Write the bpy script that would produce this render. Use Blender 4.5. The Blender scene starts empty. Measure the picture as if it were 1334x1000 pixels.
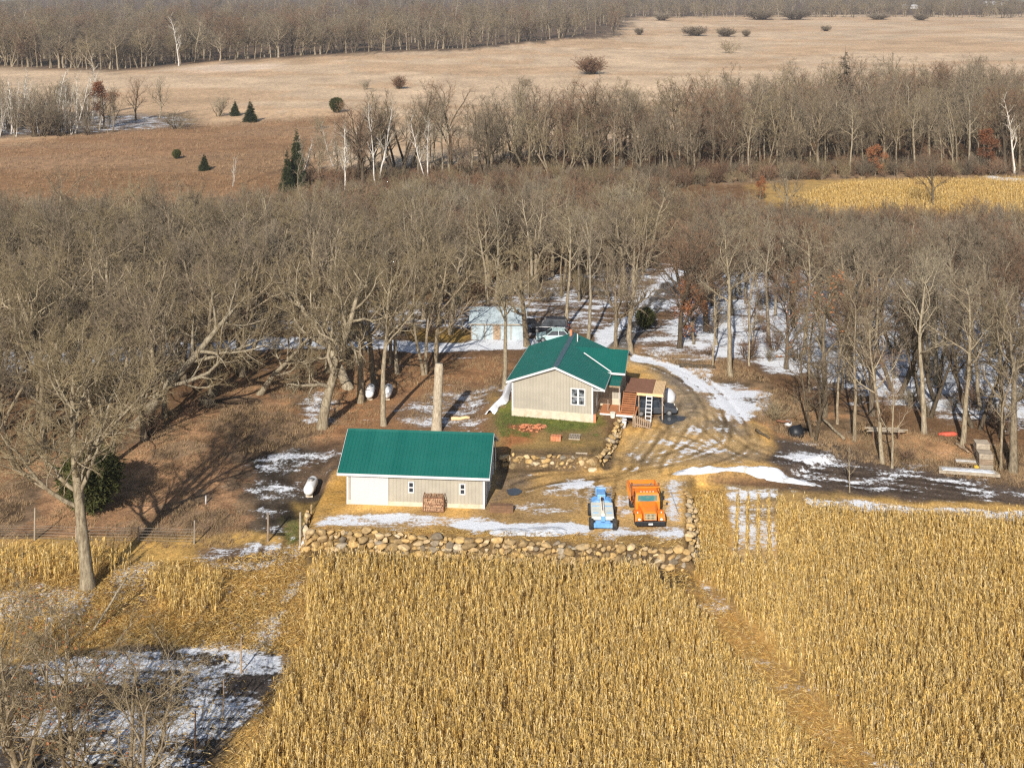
import bpy, math, random
import numpy as np
from mathutils import Vector, Matrix

random.seed(7)
rng = np.random.default_rng(7)
sc = bpy.context.scene
COL = sc.collection
R = math.radians
HAZE = 0.00013

# ------------------------------------------------------------------ picture -> ground
FPX, YH, CX, H = 1500.0, -30.0, 667.0, 44.0      # focal length and horizon row (1334 px wide picture), camera height


def G(px, py, z=0.0):
    s = (py - YH) / (H - z)
    return ((px - CX) / s, FPX / s, z)


def poly(pts, z=0.0):
    return np.array([G(x, y, z)[:2] for x, y in pts])


# ------------------------------------------------------------------ numpy noise
def _hash(ix, iy, seed):
    h = (ix.astype(np.int64) * 374761393 + iy.astype(np.int64) * 668265263 + seed * 982451653) & 0x7fffffff
    h = ((h ^ (h >> 13)) * 1274126177) & 0x7fffffff
    return ((h ^ (h >> 16)) & 0xffff) / 65535.0


def vnoise(x, y, seed=0):
    ix, iy = np.floor(x), np.floor(y)
    fx, fy = x - ix, y - iy
    fx, fy = fx * fx * (3 - 2 * fx), fy * fy * (3 - 2 * fy)
    a, b = _hash(ix, iy, seed), _hash(ix + 1, iy, seed)
    c, d = _hash(ix, iy + 1, seed), _hash(ix + 1, iy + 1, seed)
    return (a * (1 - fx) + b * fx) * (1 - fy) + (c * (1 - fx) + d * fx) * fy


def fbm(x, y, scale, seed=0, octv=3):
    v, a, t = 0, 1.0, 0
    for i in range(octv):
        v = v + a * vnoise(x / scale, y / scale, seed + i * 17)
        t += a
        a *= .5
        scale *= .5
    return v / t


def sdist(P, x, y):
    """signed distance to polygon P, negative inside"""
    n = len(P)
    d2 = np.full(x.shape, 1e18)
    ins = np.zeros(x.shape, bool)
    for i in range(n):
        ax, ay = P[i]
        bx, by = P[(i + 1) % n]
        ex, ey = bx - ax, by - ay
        t = np.clip(((x - ax) * ex + (y - ay) * ey) / (ex * ex + ey * ey + 1e-12), 0, 1)
        d2 = np.minimum(d2, (x - ax - t * ex) ** 2 + (y - ay - t * ey) ** 2)
        cr = ((ay > y) != (by > y)) & (x < ex * (y - ay) / (ey if abs(ey) > 1e-9 else 1e-9) + ax)
        ins ^= cr
    d = np.sqrt(d2)
    return np.where(ins, -d, d)


def sm(d, w):
    t = np.clip(.5 - d / (2 * w), 0, 1)
    return t * t * (3 - 2 * t)


# ------------------------------------------------------------------ terrain height
YARD = poly([(397, 690), (520, 696), (640, 702), (760, 711), (897, 718), (896, 640), (902, 618), (1010, 612), (1090, 590), (1090, 520),
             (1000, 470), (800, 440), (500, 470), (440, 560), (425, 630)], 0)
LAWN = poly([(655, 601), (720, 603), (784, 606), (797, 575), (805, 552), (812, 548), (835, 500), (810, 470), (740, 466), (650, 480), (610, 520), (632, 590)], .5)


def height(x, y):
    x = np.asarray(x, float)
    y = np.asarray(y, float)
    yf = 92.0
    t = np.clip((y - yf) / 22.0, 0, 1)
    lo = -1.3 * (1 - t * t * (3 - 2 * t))
    lo = lo + .35 * (fbm(x, y, 14, 3) - .5) * np.clip((y - 96) / 10 + (np.abs(x + 5) - 26) / 8, 0, 1)
    m = sm(sdist(YARD, x, y) - .15, .45)
    h = lo * (1 - m) + (0 + .05 * (fbm(x, y, 3, 9) - .5)) * m
    dl = sdist(LAWN, x, y)
    soft = np.where(x < 0, 2.6, .35)
    soft = np.where(y > 116, 2.0, soft)
    h = h + 1.0 * sm(dl + np.where(soft > 1, 1.2, .2), soft)
    far = np.clip((y - 150) / 150, 0, 1)
    h = h + far * 2.4 * (fbm(x, y, 130, 21, 2) - .5)
    return h


def hz(x, y):
    return float(height(np.array([x]), np.array([y]))[0])


def GG(px, py):
    """point on the real ground seen at a picture position"""
    z = 0.0
    for _ in range(12):
        x, y, _z = G(px, py, z)
        z = .5 * z + .5 * hz(x, y)
    x, y, _z = G(px, py, z)
    return x, y, hz(x, y)


# ------------------------------------------------------------------ materials
def mat(name):
    m = bpy.data.materials.new(name)
    m.use_nodes = True
    nt = m.node_tree
    b = nt.nodes['Principled BSDF']
    b.inputs['Roughness'].default_value = .85
    b.inputs['Specular IOR Level'].default_value = .25
    return m, nt, b


def N(nt, t, **kw):
    n = nt.nodes.new(t)
    for k, v in kw.items():
        if k in n.inputs:
            n.inputs[k].default_value = v
        else:
            setattr(n, k, v)
    return n


def ramp(nt, src, stops):
    r = nt.nodes.new('ShaderNodeValToRGB')
    e = r.color_ramp.elements
    while len(e) < len(stops):
        e.new(.5)
    for q, (p, c) in zip(e, stops):
        q.position = p
        q.color = (*c, 1) if len(c) == 3 else c
    nt.links.new(src, r.inputs[0])
    return r.outputs[0]


def mixc(nt, f, a, b, mode='MIX'):
    m = nt.nodes.new('ShaderNodeMix')
    m.data_type = 'RGBA'
    m.blend_type = mode
    for s, i in ((f, 0), (a, 6), (b, 7)):
        if isinstance(s, (int, float)):
            m.inputs[i].default_value = s
        elif isinstance(s, tuple):
            m.inputs[i].default_value = (*s, 1)
        else:
            nt.links.new(s, m.inputs[i])
    return m.outputs[2]


def bump(nt, b, src, dist=.02, strength=.6):
    n = nt.nodes.new('ShaderNodeBump')
    n.inputs['Distance'].default_value = dist
    n.inputs['Strength'].default_value = strength
    nt.links.new(src, n.inputs['Height'])
    nt.links.new(n.outputs[0], b.inputs['Normal'])


def simple(name, c, rough=.6, var=.25, scale=4.0, metal=0, spec=.3, rnd=0.0, bmp=0.0, dirt=None):
    """colour with blotchy wear; rnd varies it from object to object"""
    m, nt, b = mat(name)
    tc = N(nt, 'ShaderNodeTexCoord')
    no = N(nt, 'ShaderNodeTexNoise', Scale=scale, Detail=5.0, Roughness=.65)
    nt.links.new(tc.outputs['Object'], no.inputs['Vector'])
    lo = tuple(v * (1 - var) for v in c)
    hi = tuple(min(1, v * (1 + var)) for v in c)
    o = ramp(nt, no.outputs['Fac'], [(.3, lo), (.7, hi)])
    if dirt:
        n2 = N(nt, 'ShaderNodeTexNoise', Scale=scale * .6, Detail=8.0, Roughness=.7)
        nt.links.new(tc.outputs['Object'], n2.inputs['Vector'])
        f = ramp(nt, n2.outputs['Fac'], [(.5, (0, 0, 0)), (.68, (.8, .8, .8))])
        o = mixc(nt, f, o, dirt)
    if rnd:
        oi = N(nt, 'ShaderNodeObjectInfo')
        rr = ramp(nt, oi.outputs['Random'], [(0, (1 - rnd,) * 3), (.5, (1, 1 - .12 * rnd, 1 - .3 * rnd)), (1, (1 + rnd,) * 3)])
        o = mixc(nt, 1.0, o, rr, 'MULTIPLY')
    nt.links.new(o, b.inputs['Base Color'])
    b.inputs['Roughness'].default_value = rough
    b.inputs['Metallic'].default_value = metal
    b.inputs['Specular IOR Level'].default_value = spec
    if bmp:
        bump(nt, b, no.outputs['Fac'], bmp)
    return m


def attr_mat(name, attr, var=.35, scale=6.0, rough=.9, bmp=.03):
    m, nt, b = mat(name)
    a = N(nt, 'ShaderNodeAttribute')
    a.attribute_name = attr
    tc = N(nt, 'ShaderNodeTexCoord')
    no = N(nt, 'ShaderNodeTexNoise', Scale=scale, Detail=5.0, Roughness=.65)
    nt.links.new(tc.outputs['Object'], no.inputs['Vector'])
    r = ramp(nt, no.outputs['Fac'], [(.3, (1 - var,) * 3), (.7, (1 + var,) * 3)])
    nt.links.new(mixc(nt, 1.0, a.outputs['Color'], r, 'MULTIPLY'), b.inputs['Base Color'])
    b.inputs['Roughness'].default_value = rough
    if bmp:
        bump(nt, b, no.outputs['Fac'], bmp)
    return m


def corn_mat():
    m = attr_mat('dry_corn', 'tint', .16, 1.2, .8, 0)
    nt = m.node_tree
    b = nt.nodes['Principled BSDF']
    src = b.inputs['Base Color'].links[0].from_socket
    tr = nt.nodes.new('ShaderNodeBsdfTranslucent')
    nt.links.new(src, tr.inputs['Color'])
    mx = nt.nodes.new('ShaderNodeMixShader')
    mx.inputs[0].default_value = .36
    nt.links.new(b.outputs[0], mx.inputs[1])
    nt.links.new(tr.outputs[0], mx.inputs[2])
    nt.links.new(mx.outputs[0], nt.nodes['Material Output'].inputs['Surface'])
    return m


def roof_mat(name, c, panel=.92):
    m = simple(name, c, .42, .05, .7, spec=.35, dirt=tuple(v * 1.08 + .004 for v in c))
    nt = m.node_tree
    b = nt.nodes['Principled BSDF']
    src = b.inputs['Base Color'].links[0].from_socket
    tc = N(nt, 'ShaderNodeTexCoord')
    sp = N(nt, 'ShaderNodeSeparateXYZ')
    nt.links.new(tc.outputs['Object'], sp.inputs[0])
    dv = N(nt, 'ShaderNodeMath', operation='DIVIDE')
    dv.inputs[1].default_value = panel
    nt.links.new(sp.outputs[0], dv.inputs[0])
    fl = N(nt, 'ShaderNodeMath', operation='FLOOR')
    nt.links.new(dv.outputs[0], fl.inputs[0])
    wn = N(nt, 'ShaderNodeTexWhiteNoise', noise_dimensions='1D')
    nt.links.new(fl.outputs[0], wn.inputs['W'])
    r = ramp(nt, wn.outputs['Value'], [(0, (.95,) * 3), (1, (1.04,) * 3)])
    nt.links.new(mixc(nt, 1.0, src, r, 'MULTIPLY'), b.inputs['Base Color'])
    rr = ramp(nt, wn.outputs['Value'], [(0, (.36,) * 3), (1, (.5,) * 3)])
    nt.links.new(rr, b.inputs['Roughness'])
    return m


def ground_mat():
    m, nt, b = mat('ground_cover')
    L = nt.links.new
    a = N(nt, 'ShaderNodeAttribute')
    a.attribute_name = 'tint'
    s = N(nt, 'ShaderNodeAttribute')
    s.attribute_name = 'snow'
    g = N(nt, 'ShaderNodeNewGeometry')
    fine = N(nt, 'ShaderNodeTexNoise', Scale=5.0, Detail=6.0, Roughness=.75)
    mid = N(nt, 'ShaderNodeTexNoise', Scale=.55, Detail=6.0, Roughness=.7)
    big = N(nt, 'ShaderNodeTexNoise', Scale=.06, Detail=5.0, Roughness=.65)
    for n in (fine, mid, big):
        L(g.outputs['Position'], n.inputs['Vector'])
    r1 = ramp(nt, fine.outputs['Fac'], [(.3, (.45, .45, .45)), (.5, (.95, .95, .95)), (.72, (1.6, 1.52, 1.4))])
    r2 = ramp(nt, mid.outputs['Fac'], [(.3, (.62, .6, .58)), (.5, (1, 1, 1)), (.7, (1.3, 1.24, 1.12))])
    r3 = ramp(nt, big.outputs['Fac'], [(.3, (.86, .84, .82)), (.7, (1.12, 1.1, 1.06))])
    c = mixc(nt, 1.0, a.outputs['Color'], r1, 'MULTIPLY')
    c = mixc(nt, 1.0, c, r2, 'MULTIPLY')
    c = mixc(nt, 1.0, c, r3, 'MULTIPLY')
    # snow where the patch noise rises over the local threshold
    sn = N(nt, 'ShaderNodeTexNoise', Scale=.38, Detail=9.0, Roughness=.66)
    mp = N(nt, 'ShaderNodeMapping')
    mp.inputs['Scale'].default_value = (.55, 1.35, 1)
    mp.inputs['Rotation'].default_value = (0, 0, .15)
    L(g.outputs['Position'], mp.inputs['Vector'])
    L(mp.outputs[0], sn.inputs['Vector'])
    f2 = N(nt, 'ShaderNodeTexNoise', Scale=3.2, Detail=4.0, Roughness=.8)
    L(g.outputs['Position'], f2.inputs['Vector'])
    ma = N(nt, 'ShaderNodeMath', operation='MULTIPLY_ADD')
    ma.inputs[1].default_value = .55
    L(f2.outputs['Fac'], ma.inputs[0])
    L(sn.outputs['Fac'], ma.inputs[2])               # ~0.775 mean
    mb_ = N(nt, 'ShaderNodeMath', operation='MULTIPLY_ADD')
    mb_.inputs[1].default_value = .62
    L(s.outputs['Fac'], mb_.inputs[0])
    L(ma.outputs[0], mb_.inputs[2])                  # + .62*snow
    mr = N(nt, 'ShaderNodeMapRange')
    mr.interpolation_type = 'SMOOTHSTEP'
    mr.inputs['From Min'].default_value = 1.03
    mr.inputs['From Max'].default_value = 1.17
    L(mb_.outputs[0], mr.inputs['Value'])
    c = mixc(nt, mr.outputs[0], c, (.66, .68, .71))
    L(c, b.inputs['Base Color'])
    b.inputs['Roughness'].default_value = .95
    b.inputs['Specular IOR Level'].default_value = .1
    hm = N(nt, 'ShaderNodeMath', operation='ADD')
    L(fine.outputs['Fac'], hm.inputs[0])
    L(mid.outputs['Fac'], hm.inputs[1])
    bump(nt, b, hm.outputs[0], .12, .7)
    return m


def bark_mat(name, c, c2, rnd=.25):
    m, nt, b = mat(name)
    tc = N(nt, 'ShaderNodeTexCoord')
    mp = N(nt, 'ShaderNodeMapping')
    mp.inputs['Scale'].default_value = (5, 5, 1.2)
    nt.links.new(tc.outputs['Object'], mp.inputs['Vector'])
    no = N(nt, 'ShaderNodeTexNoise', Scale=1.6, Detail=7.0, Roughness=.75)
    nt.links.new(mp.outputs[0], no.inputs['Vector'])
    o = ramp(nt, no.outputs['Fac'], [(.38, c2), (.5, tuple((u + v) / 2 for u, v in zip(c, c2))), (.62, c)])
    oi = N(nt, 'ShaderNodeObjectInfo')
    rr = ramp(nt, oi.outputs['Random'], [(0, (1 - rnd,) * 3), (.5, (1, .96, .9)), (1, (1 + rnd,) * 3)])
    nt.links.new(mixc(nt, 1.0, o, rr, 'MULTIPLY'), b.inputs['Base Color'])
    b.inputs['Roughness'].default_value = .95
    b.inputs['Specular IOR Level'].default_value = .1
    bump(nt, b, no.outputs['Fac'], .05, .8)
    return m


def siding_mat(name, c, pitch=.3):
    m, nt, b = mat(name)
    tc = N(nt, 'ShaderNodeTexCoord')
    sp = N(nt, 'ShaderNodeSeparateXYZ')
    nt.links.new(tc.outputs['Object'], sp.inputs[0])
    ad = N(nt, 'ShaderNodeMath', operation='ADD')
    nt.links.new(sp.outputs[0], ad.inputs[0])
    nt.links.new(sp.outputs[1], ad.inputs[1])
    md = N(nt, 'ShaderNodeMath', operation='PINGPONG')
    md.inputs[1].default_value = pitch / 2
    nt.links.new(ad.outputs[0], md.inputs[0])
    sc_ = N(nt, 'ShaderNodeMath', operation='MULTIPLY')
    sc_.inputs[1].default_value = 2 / pitch
    nt.links.new(md.outputs[0], sc_.inputs[0])
    no = N(nt, 'ShaderNodeTexNoise', Scale=.9, Detail=6.0)
    nt.links.new(tc.outputs['Object'], no.inputs['Vector'])
    r = ramp(nt, sc_.outputs[0], [(0, (.78,) * 3), (.1, (.86,) * 3), (.2, (1, 1, 1)), (1, (1.03,) * 3)])
    v = ramp(nt, no.outputs['Fac'], [(.3, tuple(x * .9 for x in c)), (.7, tuple(x * 1.08 for x in c))])
    nt.links.new(mixc(nt, 1.0, v, r, 'MULTIPLY'), b.inputs['Base Color'])
    b.inputs['Roughness'].default_value = .6
    bump(nt, b, sc_.outputs[0], .015, .5)
    return m


def glass_mat(name, c=(.03, .035, .04), tint=None):
    m, nt, b = mat(name)
    tc = N(nt, 'ShaderNodeTexCoord')
    no = N(nt, 'ShaderNodeTexNoise', Scale=2.5, Detail=3.0)
    nt.links.new(tc.outputs['Object'], no.inputs['Vector'])
    o = ramp(nt, no.outputs['Fac'], [(.4, c), (.62, tint or tuple(v * 2.2 for v in c))])
    nt.links.new(o, b.inputs['Base Color'])
    b.inputs['Roughness'].default_value = .08
    b.inputs['Specular IOR Level'].default_value = .6
    return m


M = dict(
    ground=ground_mat(),
    bark=bark_mat('grey_bark', (.31, .255, .175), (.10, .078, .052)),
    bark_pale=bark_mat('pale_bark', (.36, .31, .22), (.14, .11, .075), .14),
    bark_dark=bark_mat('dark_bark', (.14, .11, .075), (.05, .04, .028)),
    twig=simple('bare_twigs', (.225, .178, .105), .95, .3, .6, spec=.08, rnd=.32),
    twig_pale=simple('pale_twigs', (.275, .235, .165), .95, .25, .6, spec=.08, rnd=.2),
    twig_grey=simple('grey_twigs', (.20, .162, .115), .95, .3, .6, spec=.08, rnd=.28),
    twig_russet=simple('russet_twigs', (.20, .125, .08), .95, .3, .6, spec=.08, rnd=.28),
    birch=bark_mat('birch_bark', (.74, .71, .65), (.34, .30, .26), .08),
    leaf_rust=simple('rust_leaves', (.27, .11, .048), .9, .4, 1.2, spec=.1, rnd=.15),
    leaf_dark=simple('dark_rust_leaves', (.17, .07, .035), .9, .35, 1.2, spec=.1, rnd=.15),
    needles=simple('dark_needles', (.036, .044, .02), .9, .4, .9, spec=.1, rnd=.2),
    cedar=simple('olive_needles', (.062, .066, .022), .9, .45, .9, spec=.1, rnd=.2),
    corn=corn_mat(),
    straw=simple('dry_grass', (.31, .215, .12), .95, .4, .3, spec=.1, rnd=.2),
    rust_grass=simple('rusty_grass', (.27, .18, .105), .95, .4, .3, spec=.1),
    snag=bark_mat('bare_snag_wood', (.50, .43, .32), (.24, .19, .13), .05),
    stone=attr_mat('field_stone', 'tint', .4, 3.5, .95, .06),
    siding=siding_mat('tan_siding', (.335, .305, .245)),
    white=simple('white_trim', (.56, .56, .555), .45, .03, 1.0),
    white_door=simple('white_door_paint', (.45, .45, .46), .4, .025, .7),
    concrete=simple('concrete', (.52, .45, .34), .9, .16, 2.0, dirt=(.42, .33, .21)),
    roof=roof_mat('green_metal_roof', (.0075, .095, .077)),
    ridge=simple('grey_ridge_cap', (.055, .10, .115), .4, .12, 2.0),
    glass=glass_mat('window_glass', (.02, .022, .025), (.20, .22, .24)),
    glass_dark=glass_mat('dark_glass', (.015, .018, .022)),
    glass_teal=glass_mat('windshield_glass', (.03, .13, .13), (.16, .17, .12)),
    deck=simple('brown_decking', (.205, .098, .06), .8, .15, 3.0),
    deck_red=simple('red_brown_boards', (.42, .175, .075), .8, .12, 3.0),
    wood_new=simple('new_lumber', (.66, .45, .24), .8, .12, 3.0),
    wood_old=simple('weathered_lumber', (.30, .22, .15), .9, .3, 3.0, rnd=.2, dirt=(.16, .11, .07)),
    wood_grey=simple('grey_lumber', (.33, .28, .215), .9, .25, 3.0, rnd=.2, dirt=(.2, .16, .12)),
    wood_dark=simple('dark_timber', (.16, .09, .05), .9, .3, 3.0),
    firewood=simple('split_firewood', (.36, .22, .13), .95, .45, 5.0, dirt=(.12, .06, .035)),
    rust=simple('rusty_brown', (.17, .08, .045), .9, .3, 3.0),
    orange=simple('orange_truck_paint', (.72, .19, .014), .5, .12, 2.5, spec=.4, dirt=(.42, .17, .06)),
    orange_dull=simple('faded_orange_paint', (.62, .155, .015), .6, .16, 2.0, dirt=(.25, .10, .04)),
    blue=simple('blue_machine_paint', (.13, .31, .58), .55, .18, 2.0, spec=.3, dirt=(.33, .42, .50)),
    machine_grey=simple('faded_grey_panel', (.50, .50, .44), .6, .12, 2.5, dirt=(.33, .43, .45)),
    cream=simple('cream_boom', (.70, .64, .52), .5, .12, 2.0),
    black=simple('black_plastic', (.016, .016, .018), .55, .2, 3.0),
    tyre=simple('tyre_rubber', (.028, .027, .027), .9, .25, 6.0, dirt=(.10, .08, .055)),
    metal=simple('dull_metal', (.42, .42, .42), .4, .15, 4.0, metal=.7),
    chrome_dirty=simple('tan_grille_metal', (.55, .45, .28), .45, .2, 6.0),
    tank=simple('white_tank_paint', (.76, .76, .74), .4, .06, 1.2, dirt=(.62, .60, .56)),
    plastic=simple('white_plastic_sheet', (.74, .75, .78), .35, .08, 1.5, spec=.5),
    snow=simple('packed_snow', (.57, .59, .62), .9, .14, 3.0, bmp=.3, dirt=(.36, .30, .22)),
    brick=simple('orange_brick', (.50, .19, .09), .9, .3, 4.0, dirt=(.35, .22, .14)),
    shed=simple('pale_sheet_metal', (.36, .42, .44), .5, .2, 1.6, dirt=(.24, .27, .27)),
    car_light=simple('mint_car_paint', (.36, .50, .48), .3, .04, 1.0, spec=.5),
    car_dark=simple('black_car_paint', (.02, .022, .028), .3, .1, 1.0, spec=.5),
    car_grey=simple('charcoal_car_paint', (.05, .055, .065), .3, .1, 1.0, spec=.5),
    tarp=simple('grey_tarp', (.52, .52, .53), .6, .15, 2.0),
    black_tarp=simple('black_tarp', (.014, .015, .018), .45, .3, 2.0, bmp=.05),
    red=simple('faded_red_paint', (.50, .09, .05), .6, .2, 2.0),
    moss=simple('green_grass', (.10, .125, .03), .95, .4, 2.0, rnd=.2),
    lamp=simple('headlight_lens', (.72, .70, .62), .15, .05, 4.0, spec=.6),
    plate=simple('white_plate', (.75, .75, .75), .5, .05, 4.0),
    wire=simple('fence_wire', (.28, .25, .21), .6, .1, 4.0, metal=.4),
)


# ------------------------------------------------------------------ object helpers
def tag(o, label=None, cat=None, group=None, kind=None):
    for k, v in (('label', label), ('category', cat), ('group', group), ('kind', kind)):
        if v:
            o[k] = v
    return o


def empty(name, loc, rz=0.0, label=None, cat=None, group=None):
    o = bpy.data.objects.new(name, None)
    COL.objects.link(o)
    o.location = loc
    o.rotation_euler = (0, 0, rz)
    o.empty_display_size = .3
    return tag(o, label, cat, group)


def mesh_np(name, V, faces_list, smooth=False):
    """V (n,3); faces_list: list of int arrays (m,k)"""
    me = bpy.data.meshes.new(name)
    V = np.asarray(V, np.float32)
    me.vertices.add(len(V))
    me.vertices.foreach_set('co', V.ravel())
    idx, st, tot, off = [], [], [], 0
    for F in faces_list:
        if F is None or len(F) == 0:
            continue
        F = np.asarray(F, np.int32)
        k = F.shape[1]
        idx.append(F.ravel())
        st.append(off + np.arange(len(F), dtype=np.int32) * k)
        tot.append(np.full(len(F), k, np.int32))
        off += F.size
    idx, st, tot = np.concatenate(idx), np.concatenate(st), np.concatenate(tot)
    me.loops.add(len(idx))
    me.loops.foreach_set('vertex_index', idx)
    me.polygons.add(len(st))
    me.polygons.foreach_set('loop_start', st)
    me.polygons.foreach_set('loop_total', tot)
    if smooth:
        me.polygons.foreach_set('use_smooth', np.ones(len(st), bool))
    me.update(calc_edges=True)
    return me


def obj(name, me, m, parent=None):
    o = bpy.data.objects.new(name, me)
    if m is not None and len(me.materials) == 0:
        me.materials.append(m)
    COL.objects.link(o)
    o.parent = parent
    return o


class MB:
    """collects boxes, prisms and tubes for one part"""

    def __init__(s):
        s.v, s.f = [], []

    def add(s, v, f):
        o = len(s.v)
        s.v += [tuple(p) for p in v]
        s.f += [tuple(i + o for i in q) for q in f]
        return s

    def box(s, x0, x1, y0, y1, z0, z1, rz=0.0, c=None, bev=0.0, tilt=None):
        if bev:
            return s._bbox(x0, x1, y0, y1, z0, z1, bev, rz, c)
        v = [(x, y, z) for z in (z0, z1) for x, y in ((x0, y0), (x1, y0), (x1, y1), (x0, y1))]
        v = s._rot(v, rz, c, (x0 + x1) / 2, (y0 + y1) / 2, (z0 + z1) / 2, tilt)
        return s.add(v, [(0, 3, 2, 1), (4, 5, 6, 7), (0, 1, 5, 4), (1, 2, 6, 5), (2, 3, 7, 6), (3, 0, 4, 7)])

    def _rot(s, v, rz, c, mx, my, mz, tilt=None):
        if not rz and tilt is None:
            return v
        cx, cy = c if c else (mx, my)
        Rm = Matrix.Rotation(rz, 3, 'Z')
        if tilt is not None:
            Rm = Rm @ Matrix.Rotation(tilt[0], 3, 'X') @ Matrix.Rotation(tilt[1], 3, 'Y')
        o = Vector((cx, cy, mz))
        return [tuple(Rm @ (Vector(p) - o) + o) for p in v]

    def _bbox(s, x0, x1, y0, y1, z0, z1, b, rz, c):
        def ring(z, i):
            return [(x0 + i, y0 + b + i * 0, z), (x0 + b, y0 + i, z), (x1 - b, y0 + i, z), (x1 - i, y0 + b, z), (x1 - i, y1 - b, z), (x1 - b, y1 - i, z), (x0 + b, y1 - i, z), (x0 + i, y1 - b, z)]
        rs = [ring(z0, b * .6), ring(z0 + b, 0), ring(z1 - b, 0), ring(z1, b * .6)]
        v = [p for r in rs for p in r]
        v = s._rot(v, rz, c, (x0 + x1) / 2, (y0 + y1) / 2, (z0 + z1) / 2)
        f = [tuple(range(7, -1, -1)), tuple(range(24, 32))]
        for k in range(3):
            for i in range(8):
                j = (i + 1) % 8
                f.append((k * 8 + i, k * 8 + j, k * 8 + 8 + j, k * 8 + 8 + i))
        return s.add(v, f)

    def prism(s, pts, a0, a1, axis='x', inset=None):
        """closed outline extruded along an axis; pts are (u,w): axis x -> (y,z), y -> (x,z), z -> (x,y)"""
        def P(p, a):
            return (a, p[0], p[1]) if axis == 'x' else (p[0], a, p[1]) if axis == 'y' else (p[0], p[1], a)
        n = len(pts)
        v = [P(p, a0) for p in pts] + [P(p, a1) for p in pts]
        f = [tuple(range(n - 1, -1, -1)), tuple(range(n, 2 * n))]
        for i in range(n):
            j = (i + 1) % n
            f.append((i, j, n + j, n + i))
        return s.add(v, f)

    def loft(s, rings):
        n = len(rings[0])
        v = [p for r in rings for p in r]
        f = [tuple(range(n - 1, -1, -1)), tuple((len(rings) - 1) * n + i for i in range(n))]
        for k in range(len(rings) - 1):
            for i in range(n):
                j = (i + 1) % n
                f.append((k * n + i, k * n + j, k * n + n + j, k * n + n + i))
        return s.add(v, f)

    def cyl(s, p0, p1, r0, r1=None, n=10):
        r1 = r0 if r1 is None else r1
        a, b = Vector(p0), Vector(p1)
        d = (b - a).normalized()
        u = d.orthogonal().normalized()
        w = d.cross(u)
        rings = []
        for p, r in ((a, r0), (b, r1)):
            rings.append([tuple(p + (u * math.cos(t) + w * math.sin(t)) * r) for t in [2 * math.pi * i / n for i in range(n)]])
        return s.loft(rings)

    def tube(s, pts, rad, n=8):
        pts = [Vector(p) for p in pts]
        rings = []
        u = None
        for i, p in enumerate(pts):
            d = (pts[min(i + 1, len(pts) - 1)] - pts[max(i - 1, 0)]).normalized()
            u = d.orthogonal().normalized() if u is None else (u - d * u.dot(d)).normalized()
            w = d.cross(u)
            r = rad[i] if isinstance(rad, (list, tuple)) else rad
            rings.append([tuple(p + (u * math.cos(t) + w * math.sin(t)) * r) for t in [2 * math.pi * k / n for k in range(n)]])
        return s.loft(rings)

    def build(s, name, m, parent=None, smooth=False, bevel=0.0):
        me = bpy.data.meshes.new(name)
        me.from_pydata(s.v, [], s.f)
        me.update()
        if smooth:
            me.polygons.foreach_set('use_smooth', np.ones(len(me.polygons), bool))
        o = obj(name, me, m, parent)
        import bmesh
        bm = bmesh.new()
        bm.from_mesh(me)
        bmesh.ops.recalc_face_normals(bm, faces=bm.faces)
        bm.to_mesh(me)
        bm.free()
        if bevel:
            bv = o.modifiers.new('edge', 'BEVEL')
            bv.width = bevel
            bv.segments = 2
            bv.limit_method = 'ANGLE'
        return o


def copy_tree(o, parent=None):
    c = o.copy()
    COL.objects.link(c)
    c.parent = parent
    for ch in list(o.children):
        copy_tree(ch, c)
    return c


# ------------------------------------------------------------------ camera, light, air
cam = bpy.data.cameras.new('camera')
cam.sensor_width = 36
cam.sensor_fit = 'HORIZONTAL'
cam.lens = FPX / 1334 * 36
cam.shift_y = -(500 - YH) / 1334
cam.clip_start = 1
cam.clip_end = 20000
co = bpy.data.objects.new('camera', cam)
COL.objects.link(co)
co.location = (0, 0, H)
co.rotation_euler = (R(90), 0, 0)
sc.camera = co

SUN_EL, SUN_AZ = 31.0, 13.0       # sun behind the camera, a little to its left; shadows run away and to the right
sd = bpy.data.lights.new('sun', 'SUN')
sd.energy = 5.0
sd.angle = R(.5)
sd.color = (1.0, .94, .86)
so = bpy.data.objects.new('sun', sd)
COL.objects.link(so)
ldir = Vector((math.sin(R(SUN_AZ)) * math.cos(R(SUN_EL)), math.cos(R(SUN_AZ)) * math.cos(R(SUN_EL)), -math.sin(R(SUN_EL))))
so.rotation_euler = ldir.to_track_quat('-Z', 'Y').to_euler()

w = bpy.data.worlds.new('World')
sc.world = w
w.use_nodes = True
bg = w.node_tree.nodes['Background']
sky = w.node_tree.nodes.new('ShaderNodeTexSky')
sky.sky_type = 'NISHITA'
sky.sun_disc = False
sky.sun_elevation = R(SUN_EL)
sky.sun_rotation = R(180 + SUN_AZ)
w.node_tree.links.new(sky.outputs[0], bg.inputs['Color'])
bg.inputs['Strength'].default_value = .085

sc.view_settings.view_transform = 'Standard'
sc.view_settings.look = 'None'
sc.view_settings.exposure = 0.45
sc.view_settings.gamma = 1
sc.view_settings.use_curve_mapping = False
sc.cycles.max_bounces = 4
sc.cycles.diffuse_bounces = 3
sc.cycles.glossy_bounces = 2
sc.cycles.transmission_bounces = 2
sc.cycles.volume_bounces = 0
sc.cycles.transparent_max_bounces = 4
sc.cycles.use_adaptive_sampling = True
sc.cycles.adaptive_threshold = .015
sc.cycles.use_denoising = False
sc.cycles.caustics_reflective = False
sc.cycles.caustics_refractive = False
sc.render.use_persistent_data = False
sc.cycles.filter_width = 1.3

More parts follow.
